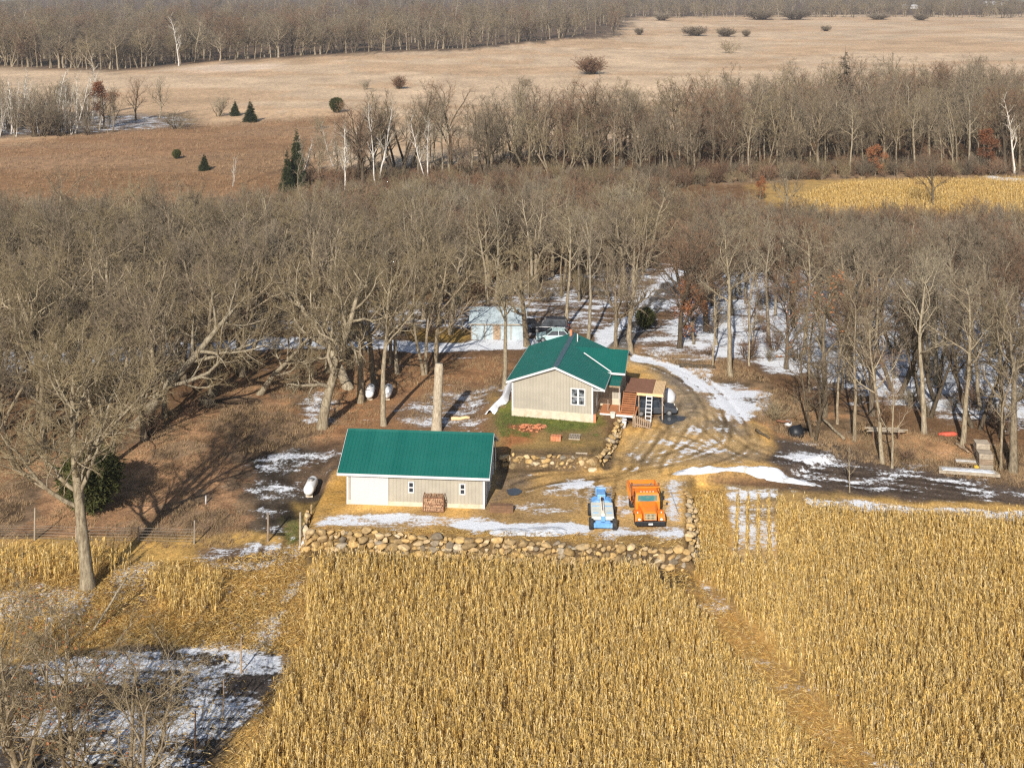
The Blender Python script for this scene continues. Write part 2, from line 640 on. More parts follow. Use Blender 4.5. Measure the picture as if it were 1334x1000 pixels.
hz_m = bpy.data.materials.new('haze_air')
hz_m.use_nodes = True
hz_m.node_tree.nodes.clear()
ho = hz_m.node_tree.nodes.new('ShaderNodeOutputMaterial')
hv = hz_m.node_tree.nodes.new('ShaderNodeVolumePrincipled')
hv.inputs['Color'].default_value = (.86, .88, .94, 1)
hv.inputs['Density'].default_value = HAZE
hv.inputs['Anisotropy'].default_value = .2
hz_m.node_tree.links.new(hv.outputs[0], ho.inputs['Volume'])

# ------------------------------------------------------------------ ground sheet, split into named zones
FLOOR, FLOOR_SNOW = (.165, .098, .052), .22
ZONES = [
    # name, picture polygon, edge softness (m), colour, snow, zone id
    ('meadow', [(-900, 252), (0, 250), (120, 262), (340, 255), (390, 262), (560, 245), (860, 240), (985, 236), (1334, 228), (2400, 220), (3200, -27.0), (-2000, -27.0)], 6, (.52, .395, .27), .0, 'meadow'),
    ('rust', [(-500, 255), (-500, 190), (0, 186), (170, 168), (330, 160), (450, 150), (430, 200), (380, 260), (120, 275)], 9, (.30, .19, .112), .0, None),
    ('rust2', [(-300, 245), (0, 225), (250, 205), (400, 190), (400, 250), (100, 262)], 9, (.265, .165, .092), .0, None),
    ('pale', [(230, 92), (290, 83), (360, 85), (350, 92), (260, 96)], 8, (.6, .48, .37), .1, None),
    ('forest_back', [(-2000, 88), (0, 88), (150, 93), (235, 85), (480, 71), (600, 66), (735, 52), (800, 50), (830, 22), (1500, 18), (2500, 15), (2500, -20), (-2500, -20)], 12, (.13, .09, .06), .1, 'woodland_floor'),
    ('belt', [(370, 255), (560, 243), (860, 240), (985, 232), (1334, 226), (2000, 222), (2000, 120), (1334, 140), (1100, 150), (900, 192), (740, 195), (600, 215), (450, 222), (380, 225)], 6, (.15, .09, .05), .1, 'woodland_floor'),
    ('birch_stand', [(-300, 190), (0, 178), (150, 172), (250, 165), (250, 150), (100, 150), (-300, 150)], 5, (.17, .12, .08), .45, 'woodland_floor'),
    ('far_corn', [(975, 240), (1100, 232), (1334, 228), (1800, 224), (1800, 285), (1334, 288), (1150, 285), (1010, 272)], 3, (.42, .28, .105), .08, 'far_cornfield'),
    ('far_snow', [(1285, 227), (1340, 230), (1500, 238), (1500, 243), (1340, 236), (1290, 231)], 2, (.4, .3, .15), .85, None),
    ('far_edge', [(960, 290), (1150, 283), (1334, 288), (1600, 290), (1600, 305), (1334, 300), (1000, 300)], 3, (.22, .15, .09), .42, None),
    ('left_hill', [(-300, 620), (0, 600), (150, 575), (300, 500), (440, 480), (450, 560), (440, 620), (400, 650), (330, 690), (0, 702), (-300, 705)], 2.5, (.235, .152, .09), .05, 'woodland_floor'),
    ('left_mud', [(300, 590), (440, 575), (450, 620), (395, 665), (330, 690), (320, 640)], 1.8, (.07, .053, .038), .38, None),  # dark muddy track with patchy snow, left of the garage
    ('backlot', [(430, 470), (660, 465), (660, 560), (430, 560)], 3, (.29, .16, .08), .16, None),
    ('backlot_snow', [(525, 520), (600, 500), (655, 500), (655, 530), (640, 560), (570, 562), (520, 545)], 2.2, (.16, .11, .07), .47, None),
    ('backlot_snow2', [(390, 520), (430, 500), (450, 540), (430, 560), (385, 552)], 1.5, (.18, .11, .06), .56, None),
    ('right_lot', [(830, 455), (960, 470), (1060, 530), (1180, 560), (1400, 590), (1400, 640), (1080, 600), (1000, 560), (900, 500)], 2.5, (.255, .165, .092), .18, 'woodland_floor'),
    ('snow_clearing', [(850, 470), (860, 390), (920, 352), (1020, 350), (1334, 372), (1700, 380), (1700, 560), (1334, 548), (1180, 528), (1040, 490), (940, 470)], 4, (.17, .125, .09), .63, None),
    ('snow_left', [(-300, 470), (0, 460), (200, 448), (330, 440), (330, 455), (200, 470), (0, 490), (-300, 500)], 2.5, (.15, .1, .06), .6, None),
    ('snow_shed', [(330, 395), (600, 390), (640, 370), (860, 340), (890, 350), (800, 440), (700, 436), (330, 440)], 4, (.16, .11, .07), .45, None),
    ('lane', [(-100, 470), (330, 441), (600, 444), (700, 440), (760, 446), (820, 410), (868, 350), (892, 352), (862, 405), (815, 452), (790, 462), (700, 455), (600, 457), (330, 456), (-100, 490)], .8, (.13, .11, .09), .74, 'snowy_lane'),
    ('lane_rut', [(790, 455), (830, 412), (872, 360), (878, 361), (838, 412), (806, 455)], .6, (.10, .092, .085), .28, None),
    ('lane_rut2', [(806, 456), (846, 408), (884, 362), (889, 362), (856, 410), (818, 456)], .6, (.12, .11, .1), .34, None),
    ('gold_shed', [(530, 430), (590, 428), (612, 438), (600, 446), (540, 444)], 1, (.42, .27, .08), .1, None),
    # yard
    ('yard', [(398, 690), (520, 696), (640, 702), (760, 711), (897, 718), (896, 640), (902, 618), (1010, 612), (1030, 600), (1000, 560), (940, 515), (885, 478), (830, 466), (800, 470), (815, 490), (862, 505), (858, 545), (806, 556), (790, 606), (650, 606), (600, 590), (480, 590), (440, 618), (428, 640), (404, 655)], .6, (.56, .36, .13), .03, 'gravel_yard'),
    ('drive', [(795, 452), (830, 462), (890, 480), (945, 520), (985, 565), (1010, 595), (940, 606), (880, 590), (850, 560), (862, 548), (885, 530), (880, 505), (850, 485), (810, 472)], 1.5, (.37, .28, .165), .08, 'driveway'),
    ('drive_grey', [(845, 474), (890, 485), (925, 515), (900, 540), (865, 525), (880, 505)], 1.0, (.24, .195, .14), .02, None),
    ('drive_streaks', [(820, 568), (900, 555), (990, 575), (985, 598), (880, 604), (800, 600)], 1.5, (.42, .30, .15), .25, None),
    ('wet', [(858, 540), (875, 535), (892, 543), (882, 553), (860, 552)], .7, (.085, .09, .10), .05, None),
    ('pad', [(650, 622), (685, 618), (705, 640), (690, 655), (640, 662), (645, 640)], .8, (.19, .145, .10), .20, None),
    ('dark_by_garage', [(648, 605), (690, 602), (690, 618), (655, 625)], .8, (.2, .145, .085), .25, None),
    ('snow_front', [(405, 672), (440, 664), (560, 672), (640, 678), (640, 700), (520, 695), (402, 690)], .8, (.42, .27, .1), .60, None),
    ('snow_front2', [(600, 684), (745, 677), (765, 685), (765, 709), (680, 704), (590, 697)], .6, (.4, .28, .12), .78, None),
    ('snow_front3', [(765, 694), (800, 690), (896, 690), (896, 716), (765, 710)], 1.0, (.42, .28, .12), .56, None),
    ('snow_mach', [(800, 648), (832, 645), (830, 685), (803, 690)], 1.1, (.42, .29, .13), .45, None),
    ('snow_mach2', [(868, 628), (892, 622), (884, 660), (890, 700), (868, 700)], 1.1, (.42, .29, .13), .53, None),
    ('yard_streaks', [(665, 640), (760, 620), (840, 630), (780, 660), (700, 680), (640, 676)], 1.2, (.41, .27, .11), .34, None),
    ('snow_right', [(905, 500), (960, 498), (1012, 512), (1005, 540), (965, 552), (935, 530)], 1.0, (.25, .17, .1), .62, None),
    ('snow_right2', [(870, 478), (930, 478), (925, 500), (900, 498)], .6, (.3, .22, .13), .66, None),
    ('drive_edge', [(825, 462), (870, 472), (918, 490), (914, 496), (866, 478), (822, 468)], .4, (.3, .22, .13), .92, None),
    ('mud', [(985, 600), (1010, 578), (1100, 578), (1200, 598), (1334, 618), (1700, 640), (1700, 668), (1334, 652), (1080, 638), (900, 630), (902, 622), (1050, 622)], .9, (.085, .064, .05), .29, 'farm_track'),
    ('mud_snow', [(1000, 570), (1060, 575), (1120, 590), (1120, 604), (1030, 598)], 1.0, (.09, .07, .055), .36, None),
    ('track_edge', [(900, 622), (1080, 632), (1334, 648), (1700, 664), (1700, 676), (1334, 660), (1080, 645), (905, 634)], .5, (.2, .14, .07), .62, None),
    ('lawn', [(640, 520), (668, 540), (772, 552), (788, 560), (792, 590), (784, 604), (652, 600), (632, 560)], .8, (.22, .155, .065), .10, 'lawn'),
    ('lawn_green', [(664, 536), (772, 550), (784, 566), (760, 574), (700, 566), (655, 562), (642, 540)], .8, (.15, .165, .04), .0, None),
    ('lawn_mud', [(660, 565), (700, 570), (690, 590), (655, 596)], .8, (.25, .115, .05), .05, None),
    ('bank_left', [(398, 690), (404, 655), (428, 640), (450, 618), (458, 660), (440, 668), (420, 672)], .6, (.44, .27, .08), .1, None),
    ('tank_sand', [(384, 640), (410, 640), (408, 655), (388, 655)], .5, (.42, .27, .09), .0, None),
    ('tank_green', [(370, 660), (405, 655), (402, 685), (372, 690)], .9, (.17, .15, .055), .14, None),
    # field
    ('field', [(-600, 702), (0, 702), (330, 694), (398, 708), (640, 716), (897, 728), (912, 640), (1334, 662), (2200, 690), (2400, 1500), (-1500, 1500)], .7, (.44, .29, .10), .17, 'cornfield'),
    ('strip', [(903, 640), (945, 640), (950, 728), (900, 728)], .5, (.42, .27, .09), .06, None),
    ('stripes', [(945, 640), (1016, 642), (1016, 735), (955, 735)], .4, (.33, .24, .12), .47, None),
    ('field_soil', [(400, 715), (840, 725), (1120, 1000), (1160, 1060), (300, 1060), (395, 850)], 1, (.38, .25, .095), .22, None),
    ('field_soil2', [(1024, 655), (1334, 664), (1500, 1060), (1150, 1060), (900, 752), (1018, 748)], 1, (.38, .25, .095), .24, None),
    ('cross_snow', [(330, 1012), (900, 985), (1334, 985), (1500, 1060), (300, 1080)], 1.2, (.27, .185, .08), .52, None),
    ('lane_litter', [(285, 735), (395, 708), (405, 740), (398, 850), (330, 845), (170, 838), (180, 800), (270, 800)], .9, (.42, .27, .085), .24, None),
    ('dark_gate', [(255, 690), (395, 690), (395, 712), (300, 722), (255, 712)], .8, (.15, .10, .06), .42, None),
    ('white_field', [(-200, 870), (0, 862), (150, 842), (245, 836), (372, 848), (372, 900), (300, 960), (260, 1060), (-300, 1060)], .9, (.075, .062, .05), .47, None),
    ('white_left', [(-100, 760), (20, 758), (110, 770), (120, 800), (60, 812), (-100, 800)], .8, (.12, .09, .06), .58, None),
    ('white_left2', [(150, 740), (200, 735), (215, 775), (180, 800), (150, 790)], .8, (.15, .1, .06), .5, None),
    ('lane_rut_field', [(335, 840), (352, 800), (390, 745), (398, 748), (366, 805), (352, 842)], .4, (.2, .14, .07), .62, None),
    ('water_lane', [(868, 742), (890, 738), (985, 830), (1140, 1000), (1180, 1060), (1140, 1060), (1080, 990), (960, 850)], .6, (.36, .225, .08), .37, None),
    ('edge_snow', [(1050, 652), (1334, 668), (1600, 680), (1600, 694), (1334, 681), (1050, 663)], .5, (.3, .21, .1), .62, None),
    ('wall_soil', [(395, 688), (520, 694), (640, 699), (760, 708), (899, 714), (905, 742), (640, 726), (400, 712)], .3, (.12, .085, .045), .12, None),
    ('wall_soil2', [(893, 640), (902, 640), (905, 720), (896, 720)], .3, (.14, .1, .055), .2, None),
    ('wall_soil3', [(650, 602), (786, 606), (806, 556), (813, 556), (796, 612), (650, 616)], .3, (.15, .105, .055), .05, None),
]

xs = np.unique(np.concatenate([np.arange(-66, -24, .4), np.arange(-24, 32, .25), np.arange(32, 66.01, .4), 66 + np.cumsum(.4 * 1.07 ** np.arange(1, 74)), -66 - np.cumsum(.4 * 1.07 ** np.arange(1, 74))]))
ys = np.unique(np.concatenate([np.arange(30, 56, 1.2), np.arange(56, 84, .4), np.arange(84, 122, .25), np.arange(122, 150, .4), 150 + np.cumsum(.4 * 1.028 ** np.arange(0, 210))]))
gx, gy = np.meshgrid(xs, ys)
gx, gy = gx.ravel(), gy.ravel()
gz = height(gx, gy)
tint = np.tile(np.array(FLOOR), (len(gx), 1))
snow = np.full(len(gx), FLOOR_SNOW)
names = ['ground']
zid = np.zeros(len(gx), int)
jit = (fbm(gx, gy, 5.0, 40) - .5)
jit2 = (fbm(gx, gy, 1.3, 60) - .5)
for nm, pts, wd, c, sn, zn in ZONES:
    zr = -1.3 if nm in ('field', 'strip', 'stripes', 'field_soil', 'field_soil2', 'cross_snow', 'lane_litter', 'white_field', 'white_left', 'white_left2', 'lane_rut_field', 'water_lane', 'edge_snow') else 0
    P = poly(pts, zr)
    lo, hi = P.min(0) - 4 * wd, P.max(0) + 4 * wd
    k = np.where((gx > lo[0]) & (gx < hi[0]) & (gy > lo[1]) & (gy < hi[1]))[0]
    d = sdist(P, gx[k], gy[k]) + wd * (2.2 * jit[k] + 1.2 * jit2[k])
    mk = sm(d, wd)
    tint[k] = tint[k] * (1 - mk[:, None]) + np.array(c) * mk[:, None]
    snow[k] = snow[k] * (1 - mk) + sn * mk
    if zn:
        if zn not in names:
            names.append(zn)
        zid[k[mk > .5]] = names.index(zn)
# wheel ruts: parallel lines that follow the way the trucks turn
def pdist(L, x, y):
    d2 = np.full(x.shape, 1e18)
    for (ax, ay), (bx, by) in zip(L[:-1], L[1:]):
        ex, ey = bx - ax, by - ay
        t = np.clip(((x - ax) * ex + (y - ay) * ey) / (ex * ex + ey * ey + 1e-9), 0, 1)
        d2 = np.minimum(d2, (x - ax - t * ex) ** 2 + (y - ay - t * ey) ** 2)
    return np.sqrt(d2)


def smooth_line(L, n=8):
    L = [L[0]] + list(L) + [L[-1]]
    out = []
    for i in range(1, len(L) - 2):
        p0, p1, p2, p3 = (np.array(q) for q in L[i - 1:i + 3])
        for k in range(n):
            t = k / n
            out.append(.5 * (2 * p1 + (p2 - p0) * t + (2 * p0 - 5 * p1 + 4 * p2 - p3) * t * t + (3 * p1 - p0 - 3 * p2 + p3) * t ** 3))
    return np.array(out + [np.array(L[-1])])


RUTS = [
    ([(835, 468), (890, 490), (925, 525), (930, 560), (890, 590), (820, 606), (740, 618), (680, 632)], 0),
    ([(860, 476), (915, 500), (955, 545), (960, 580), (900, 605), (830, 620), (770, 640)], 1),
    ([(905, 540), (950, 575), (1000, 598), (1080, 610), (1200, 624), (1334, 640)], 2),
    ([(880, 570), (950, 592), (1040, 606), (1160, 616), (1334, 632)], 3),
    ([(850, 560), (830, 590), (790, 615), (700, 625), (670, 640)], 4),
    ([(900, 520), (880, 560), (850, 600), (848, 640), (846, 660)], 5),
    ([(800, 600), (790, 625), (786, 660)], 6),
    ([(830, 462), (870, 474), (905, 492), (938, 520), (965, 555), (1000, 585)], 7),
    ([(360, 700), (345, 735), (310, 790), (280, 850)], 8),
    ([(395, 705), (380, 745), (345, 800), (325, 850)], 9),
]
for L, sd_ in RUTS:
    Lw = smooth_line([G(px, py, -1.2 if sd_ > 7 else 0)[:2] for px, py in L])
    lo, hi = Lw.min(0) - 4, Lw.max(0) + 4
    k = np.where((gx > lo[0]) & (gx < hi[0]) & (gy > lo[1]) & (gy < hi[1]))[0]
    d = pdist(Lw, gx[k], gy[k]) + .25 * (fbm(gx[k], gy[k], 2.5, 300 + sd_) - .5)
    brk = np.clip((fbm(gx[k], gy[k], 4.0, 320 + sd_) - .38) * 5, 0, 1)
    for off, wd, mul, ds in ((.85, .22, .55, -.12), (1.25, .20, 1.08, .19), (.45, .16, 1.05, .12), (1.75, .2, .72, .05), (2.2, .22, 1.05, .14)):
        mk = np.exp(-((d - off) / wd) ** 2) * brk
        tint[k] = tint[k] * (1 + (mul - 1) * mk[:, None])
        snow[k] = np.clip(snow[k] + ds * mk, 0, 1)
        gz[k] = gz[k] - .05 * np.exp(-((d - .85) / .25) ** 2) * (off == .85)

# mottled grass: paler and rustier streaks lying across the meadow
k = np.where((gy > 215) & (zid == names.index('meadow')))[0]
st_ = fbm(gx[k], gy[k] * 2.2, 60, 91, 4)
st2 = fbm(gx[k], gy[k] * 1.5, 9, 97, 3)
v_ = np.clip((st_ - .5) * 2.6, -1, 1)[:, None]
tint[k] = tint[k] * (1 + .16 * v_ + .5 * (st2[:, None] - .5)) * np.where(v_ > 0, 1, np.array([[1.02, .95, .88]]))
k = np.where(np.isin(zid, [names.index(q) for q in ('lawn', 'gravel_yard', 'driveway', 'cornfield')]))[0]
st2 = fbm(gx[k], gy[k] * 1.6, 5.0, 400, 4)[:, None]
tint[k] = tint[k] * (1 + 1.0 * (st2 - .5)) * np.where(st2 > .5, np.array([[1.04, 1, .94]]), np.array([[.97, .97, 1.05]]))
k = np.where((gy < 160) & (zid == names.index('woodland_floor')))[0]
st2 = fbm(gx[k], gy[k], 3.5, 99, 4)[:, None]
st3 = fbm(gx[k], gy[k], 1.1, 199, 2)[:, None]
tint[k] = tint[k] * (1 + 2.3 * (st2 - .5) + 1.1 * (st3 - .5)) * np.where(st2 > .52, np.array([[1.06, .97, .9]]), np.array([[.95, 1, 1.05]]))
# a row of snow between each pair of corn rows beside the yard
ROW_A, ROW_B = R(3.5), R(12.0)
nx, ny = len(xs), len(ys)
fi = (np.arange(ny - 1)[:, None] * nx + np.arange(nx - 1)[None, :]).ravel()
quads = np.stack([fi, fi + 1, fi + nx + 1, fi + nx], 1)
fz = zid[quads].max(1)
for i, nm in enumerate(names):
    q = quads[fz == i]
    if not len(q):
        continue
    used, inv = np.unique(q, return_inverse=True)
    me = mesh_np(nm, np.stack([gx[used], gy[used], gz[used]], 1), [inv.reshape(-1, 4)], smooth=True)
    a = me.attributes.new('tint', 'FLOAT_COLOR', 'POINT')
    a.data.foreach_set('color', np.concatenate([tint[used], np.ones((len(used), 1))], 1).astype(np.float32).ravel())
    a = me.attributes.new('snow', 'FLOAT', 'POINT')
    a.data.foreach_set('value', snow[used].astype(np.float32))
    tag(obj(nm, me, M['ground']), kind='structure')


# ------------------------------------------------------------------ tree growing
def norm(v):
    return v / (np.linalg.norm(v, axis=-1, keepdims=True) + 1e-9)


def basis(t):
    a = np.where(np.abs(t[:, 2:3]) > .9, np.array([[1., 0, 0]]), np.array([[0, 0, 1.]]))
    p = norm(np.cross(t, a))
    return p, np.cross(t, p)


def runs(start, d, L, k, wander, up, g):
    """random-walk polylines (n,k,3)"""
    n = len(start)
    P = np.zeros((n, k, 3))
    P[:, 0] = start
    d = norm(d)
    for i in range(1, k):
        d = norm(d + wander * g.normal(size=(n, 3)) + np.array([0, 0, 1.]) * up)
        P[:, i] = P[:, i - 1] + d * (L / (k - 1))[:, None]
    return P


def spawn(P, Rad, m, t0, t1, ang, ratio, k, wander, up, rr, rmin, rmax, g, tip=.35):
    n, kp = P.shape[:2]
    t = t0 + (t1 - t0) * (np.arange(m)[None, :] + g.random((n, m))) / m
    f = t * (kp - 1)
    i = np.minimum(f.astype(int), kp - 2)
    fr = (f - i)[..., None]
    ar = np.arange(n)[:, None]
    pos = P[ar, i] * (1 - fr) + P[ar, i + 1] * fr
    T = norm(P[ar, i + 1] - P[ar, i])
    rad = Rad[ar, i] * (1 - fr[..., 0]) + Rad[ar, i + 1] * fr[..., 0]
    plen = np.linalg.norm(np.diff(P, axis=1), axis=2).sum(1)
    pos, T, rad, tt = pos.reshape(-1, 3), T.reshape(-1, 3), rad.ravel(), t.ravel()
    L = np.repeat(plen, m) * ratio * (1.15 - .6 * (tt - t0) / (t1 - t0 + 1e-6)) * g.uniform(.65, 1.25, n * m)
    p, q = basis(T)
    az = (np.tile(np.arange(m) * 2.4, n) + g.uniform(-.7, .7, n * m) + np.repeat(g.uniform(0, 6.28, n), m))[:, None]
    an = (ang * g.uniform(.7, 1.25, n * m))[:, None]
    d = T * np.cos(an) + (p * np.cos(az) + q * np.sin(az)) * np.sin(an)
    Pc = runs(pos, d, L, k, wander, up, g)
    r0 = np.clip(np.minimum(rad * rr, L * .05), rmin, rmax)
    Rc = r0[:, None] * np.linspace(1, tip, k)[None, :]
    return Pc, Rc


def tubes(P, Rad, sides, point=True):
    n, k = P.shape[:2]
    T = norm(P[:, -1] - P[:, 0])
    p, q = basis(T)
    th = np.arange(sides) * 2 * math.pi / sides
    ring = p[:, None, None, :] * np.cos(th)[None, None, :, None] + q[:, None, None, :] * np.sin(th)[None, None, :, None]
    V = P[:, :, None, :] + ring * Rad[:, :, None, None]
    kk = k - 1 if point else k
    Vr = V[:, :kk].reshape(n, -1, 3)
    per = kk * sides + (1 if point else 0)
    if point:
        V = np.concatenate([Vr, P[:, -1:, :]], 1).reshape(-1, 3)
    else:
        V = Vr.reshape(-1, 3)
    s0 = np.arange(sides)
    s1 = (s0 + 1) % sides
    qd = None
    if kk > 1:
        ki = np.arange(kk - 1)[:, None] * sides
        base = np.stack([ki + s0, ki + s1, ki + sides + s1, ki + sides + s0], -1).reshape(-1, 4)
        qd = (np.arange(n)[:, None, None] * per + base[None]).reshape(-1, 4)
    tr = None
    if point:
        bt = np.stack([(kk - 1) * sides + s0, (kk - 1) * sides + s1, np.full(sides, kk * sides)], -1)
        tr = (np.arange(n)[:, None, None] * per + bt[None]).reshape(-1, 3)
    return V, qd, tr


def join(parts):
    Vs, Q, T, o = [], [], [], 0
    for V, q, t in parts:
        Vs.append(V)
        if q is not None and len(q):
            Q.append(q + o)
        if t is not None and len(t):
            T.append(t + o)
        o += len(V)
    return np.concatenate(Vs), (np.concatenate(Q) if Q else None), (np.concatenate(T) if T else None)


def leaves(at, n, size, g, spread=.25):
    c = at[g.integers(0, len(at), n)] + g.normal(size=(n, 3)) * spread
    a = norm(g.normal(size=(n, 3)))
    b = norm(np.cross(a, g.normal(size=(n, 3))))
    s = (size * g.uniform(.6, 1.4, n))[:, None]
    V = np.stack([c - a * s, c + b * s * .6, c + a * s, c - b * s * .6], 1).reshape(-1, 3)
    return V, np.arange(4 * n).reshape(-1, 4), None


PROTO = {}


def grow(key, seed, Ht, r0, bole=.35, top=.8, n1=9, limb=.42, a1=.85, n2=7, n3=6, n4=5, wander=.16, lean=(0, 0), up=.1, mats=('bark', 'twig'),
         forks=1, tw0=.38, leaf=None, leafn=0, leafs=.1, tw=.010, low_twigs=True, r2=.62):
    g = np.random.default_rng(seed)
    st, dr = [], []
    for i in range(forks):
        a = g.uniform(0, 6.28)
        q = 0 if forks == 1 else g.uniform(.18, .5)
        st.append((.25 * math.cos(a) * (forks > 1), .25 * math.sin(a) * (forks > 1), -.3))
        dr.append((math.cos(a) * q + lean[0], math.sin(a) * q + lean[1], 1.0))
    L0 = Ht * top * g.uniform(.9, 1.0, forks)
    P0 = runs(np.array(st), np.array(dr), L0, 12, wander * tw0, .05 if lean == (0, 0) else .0, g)
    t = np.linspace(0, 1, 12)
    Rd0 = (r0 / math.sqrt(forks)) * (1 - .75 * t ** 1.1 + .35 * np.exp(-t * 22))[None, :].repeat(forks, 0)
    P1, R1 = spawn(P0, Rd0, n1, bole, 1.0, a1, limb, 8, wander, up, r2, .03, .35, g, .3)
    P2, R2 = spawn(P1, R1, n2, .22, 1.0, .8, .46, 6, wander * 1.2, up * .8, .6, .018, .12, g, .35)
    P3, R3 = spawn(P2, R2, n3, .2, 1.0, .75, .5, 4, wander * 1.4, up * .8, .6, tw * 1.2, .05, g, .45)
    P4, R4 = spawn(P3, R3, n4, .15, 1.0, .7, .6, 3, wander * 1.3, up, .7, tw * .8, tw * 1.3, g, .5)
    tr = join([tubes(P0, Rd0, 9), tubes(P1, R1, 6), tubes(P2, R2, 4)])
    parts = [tubes(P3, R3, 3), tubes(P4, R4, 3)]
    if low_twigs:
        P5, R5 = spawn(P1, R1, 8, .15, 1., .9, .22, 3, wander * 1.3, up, .3, tw * .8, tw * 1.4, g, .5)
        parts.append(tubes(P5, R5, 3))
    cr = join(parts)
    mt = mesh_np('trunk', tr[0], [tr[1], tr[2]], smooth=True)
    mc = mesh_np('crown', cr[0], [cr[1], cr[2]])
    mt.materials.append(M[mats[0]])
    mc.materials.append(M[mats[1]])
    ml = None
    if leaf:
        lv = leaves(P4[:, -1], leafn, leafs, g, .22)
        ml = mesh_np('leaves', lv[0], [lv[1]])
        ml.materials.append(M[leaf])
    zt = max(P4[:, :, 2].max(), 1)
    PROTO[key] = dict(trunk=mt, crown=mc, leaves=ml, h=zt, first=None)


def grow_shrub(key, seed, Ht, stems, mats=('bark_dark', 'twig_grey'), n2=7, n3=6, leaf=None, leafn=0, tw=.009, spread=.55, r0=.035):
    g = np.random.default_rng(seed)
    az = g.uniform(0, 6.28, stems)
    q = g.uniform(.1, spread, stems)
    st = np.stack([np.cos(az) * .3 * Ht / 3, np.sin(az) * .3 * Ht / 3, np.full(stems, -.15)], 1) * g.uniform(.2, 1, (stems, 1))
    st[:, 2] = -.15
    P0 = runs(st, np.stack([np.cos(az) * q, np.sin(az) * q, np.ones(stems)], 1), Ht * g.uniform(.5, .8, stems), 7, .14, .03, g)
    R0 = r0 * np.linspace(1, .3, 7)[None, :].repeat(stems, 0)
    P2, R2 = spawn(P0, R0, n2, .2, 1., .6, .42, 5, .2, .08, .6, .012, .05, g, .4)
    P3, R3 = spawn(P2, R2, n3, .15, 1., .6, .55, 3, .2, .08, .6, tw, tw * 2, g, .5)
    tr = tubes(P0, R0, 5)
    cr = join([tubes(P2, R2, 3), tubes(P3, R3, 3)])
    mt = mesh_np('stems', tr[0], [tr[1], tr[2]])
    mc = mesh_np('crown', cr[0], [cr[1], cr[2]])
    mt.materials.append(M[mats[0]])
    mc.materials.append(M[mats[1]])
    ml = None
    if leaf:
        lv = leaves(P3[:, -1], leafn, .08, g, .15)
        ml = mesh_np('leaves', lv[0], [lv[1]])
        ml.materials.append(M[leaf])
    PROTO[key] = dict(trunk=mt, crown=mc, leaves=ml, h=max(P3[:, :, 2].max(), .5), first=None)


def grow_conifer(key, seed, Ht, width, m='needles', round_=False, n=420):
    g = np.random.default_rng(seed)
    P0 = np.array([[(0, 0, -.2), (0, 0, Ht * .5), (.02, 0, Ht)]])
    tr = tubes(P0, np.array([[.035 * Ht, .02 * Ht, .005 * Ht]]), 6)
    z = Ht * (.04 + .95 * (1 - np.sqrt(g.random(n)))) if not round_ else Ht * g.uniform(.06, .97, n)
    prof = (1 - z / Ht) if not round_ else np.sin(np.clip(z / Ht, .04, 1) ** .75 * math.pi) ** .7
    Rr = width * .5 * (prof * g.uniform(.75, 1.2, n) + .05)
    az = g.uniform(0, 6.28, n)
    d = np.stack([np.cos(az), np.sin(az), np.full(n, -.12 if not round_ else .45) + g.normal(0, .15, n)], 1)
    st = np.stack([0 * z, 0 * z, z], 1)
    B = runs(st, d, Rr, 4, .08, .02 if round_ else -.03, g)
    Br = np.full((n, 4), .02)
    P2, R2 = spawn(B, Br, 16, .15, 1., .9, .3, 2, .1, -.03, .5, .01, .02, g)
    br = tubes(B, Br, 3)
    # needle sprays: flat kites along every twig
    c0, c1 = P2[:, 0], P2[:, 1]
    t = norm(c1 - c0)
    s = norm(np.cross(t, g.normal(size=t.shape)))
    wd = (.03 + .09 * np.linalg.norm(c1 - c0, axis=1))[:, None]
    md = (c0 + c1) / 2
    V = np.stack([c0, md + s * wd, c1 + t * .06, md - s * wd], 1).reshape(-1, 3)
    nd = (V, np.arange(len(V)).reshape(-1, 4), None)
    cr = join([br, nd])
    mt = mesh_np('trunk', tr[0], [tr[1], tr[2]], smooth=True)
    mc = mesh_np('crown', cr[0], [cr[1], cr[2]])
    mt.materials.append(M['bark_dark'])
    mc.materials.append(M[m])
    PROTO[key] = dict(trunk=mt, crown=mc, leaves=None, h=Ht, first=None)


grow('wide1', 1, 16, .31, .30, .72, 10, .52, 1.0, mats=('bark', 'twig'))
grow('wide2', 2, 17, .35, .33, .74, 11, .48, .95, mats=('bark', 'twig'), wander=.2)
grow('wide3', 3, 15, .29, .28, .7, 10, .55, 1.05, mats=('bark', 'twig_grey'), wander=.22)
grow('tall1', 4, 19, .235, .45, .86, 11, .28, .75, mats=('bark_pale', 'twig_grey'), n2=6)
grow('tall2', 5, 18, .22, .42, .86, 11, .30, .8, mats=('bark', 'twig'), n2=6)
grow('tall3', 6, 19, .25, .5, .84, 10, .30, .7, mats=('bark_pale', 'twig_pale'), n2=6)
grow('fork1', 7, 16, .33, .35, .84, 7, .38, .75, mats=('bark', 'twig'), forks=2)
grow('fork2', 8, 15, .34, .32, .84, 6, .38, .75, mats=('bark_dark', 'twig_grey'), forks=3)
grow('vase1', 9, 15, .26, .25, .7, 11, .62, .6, mats=('bark', 'twig_grey'), up=.14)
grow('vase2', 10, 14, .24, .22, .7, 11, .6, .62, mats=('bark_dark', 'twig_russet'), up=.12)
grow('thin1', 11, 13, .15, .35, .88, 10, .26, .7, n2=5, n3=5, mats=('bark', 'twig_grey'))
grow('thin2', 12, 12, .13, .3, .88, 10, .28, .75, n2=5, n3=5, mats=('bark_pale', 'twig_russet'))
grow('birch1', 13, 16, .2, .3, .9, 12, .22, .6, n2=5, n3=5, mats=('birch', 'twig_pale'))
grow('birch2', 14, 15, .18, .3, .88, 8, .26, .6, n2=5, n3=5, mats=('birch', 'twig_pale'), forks=2)
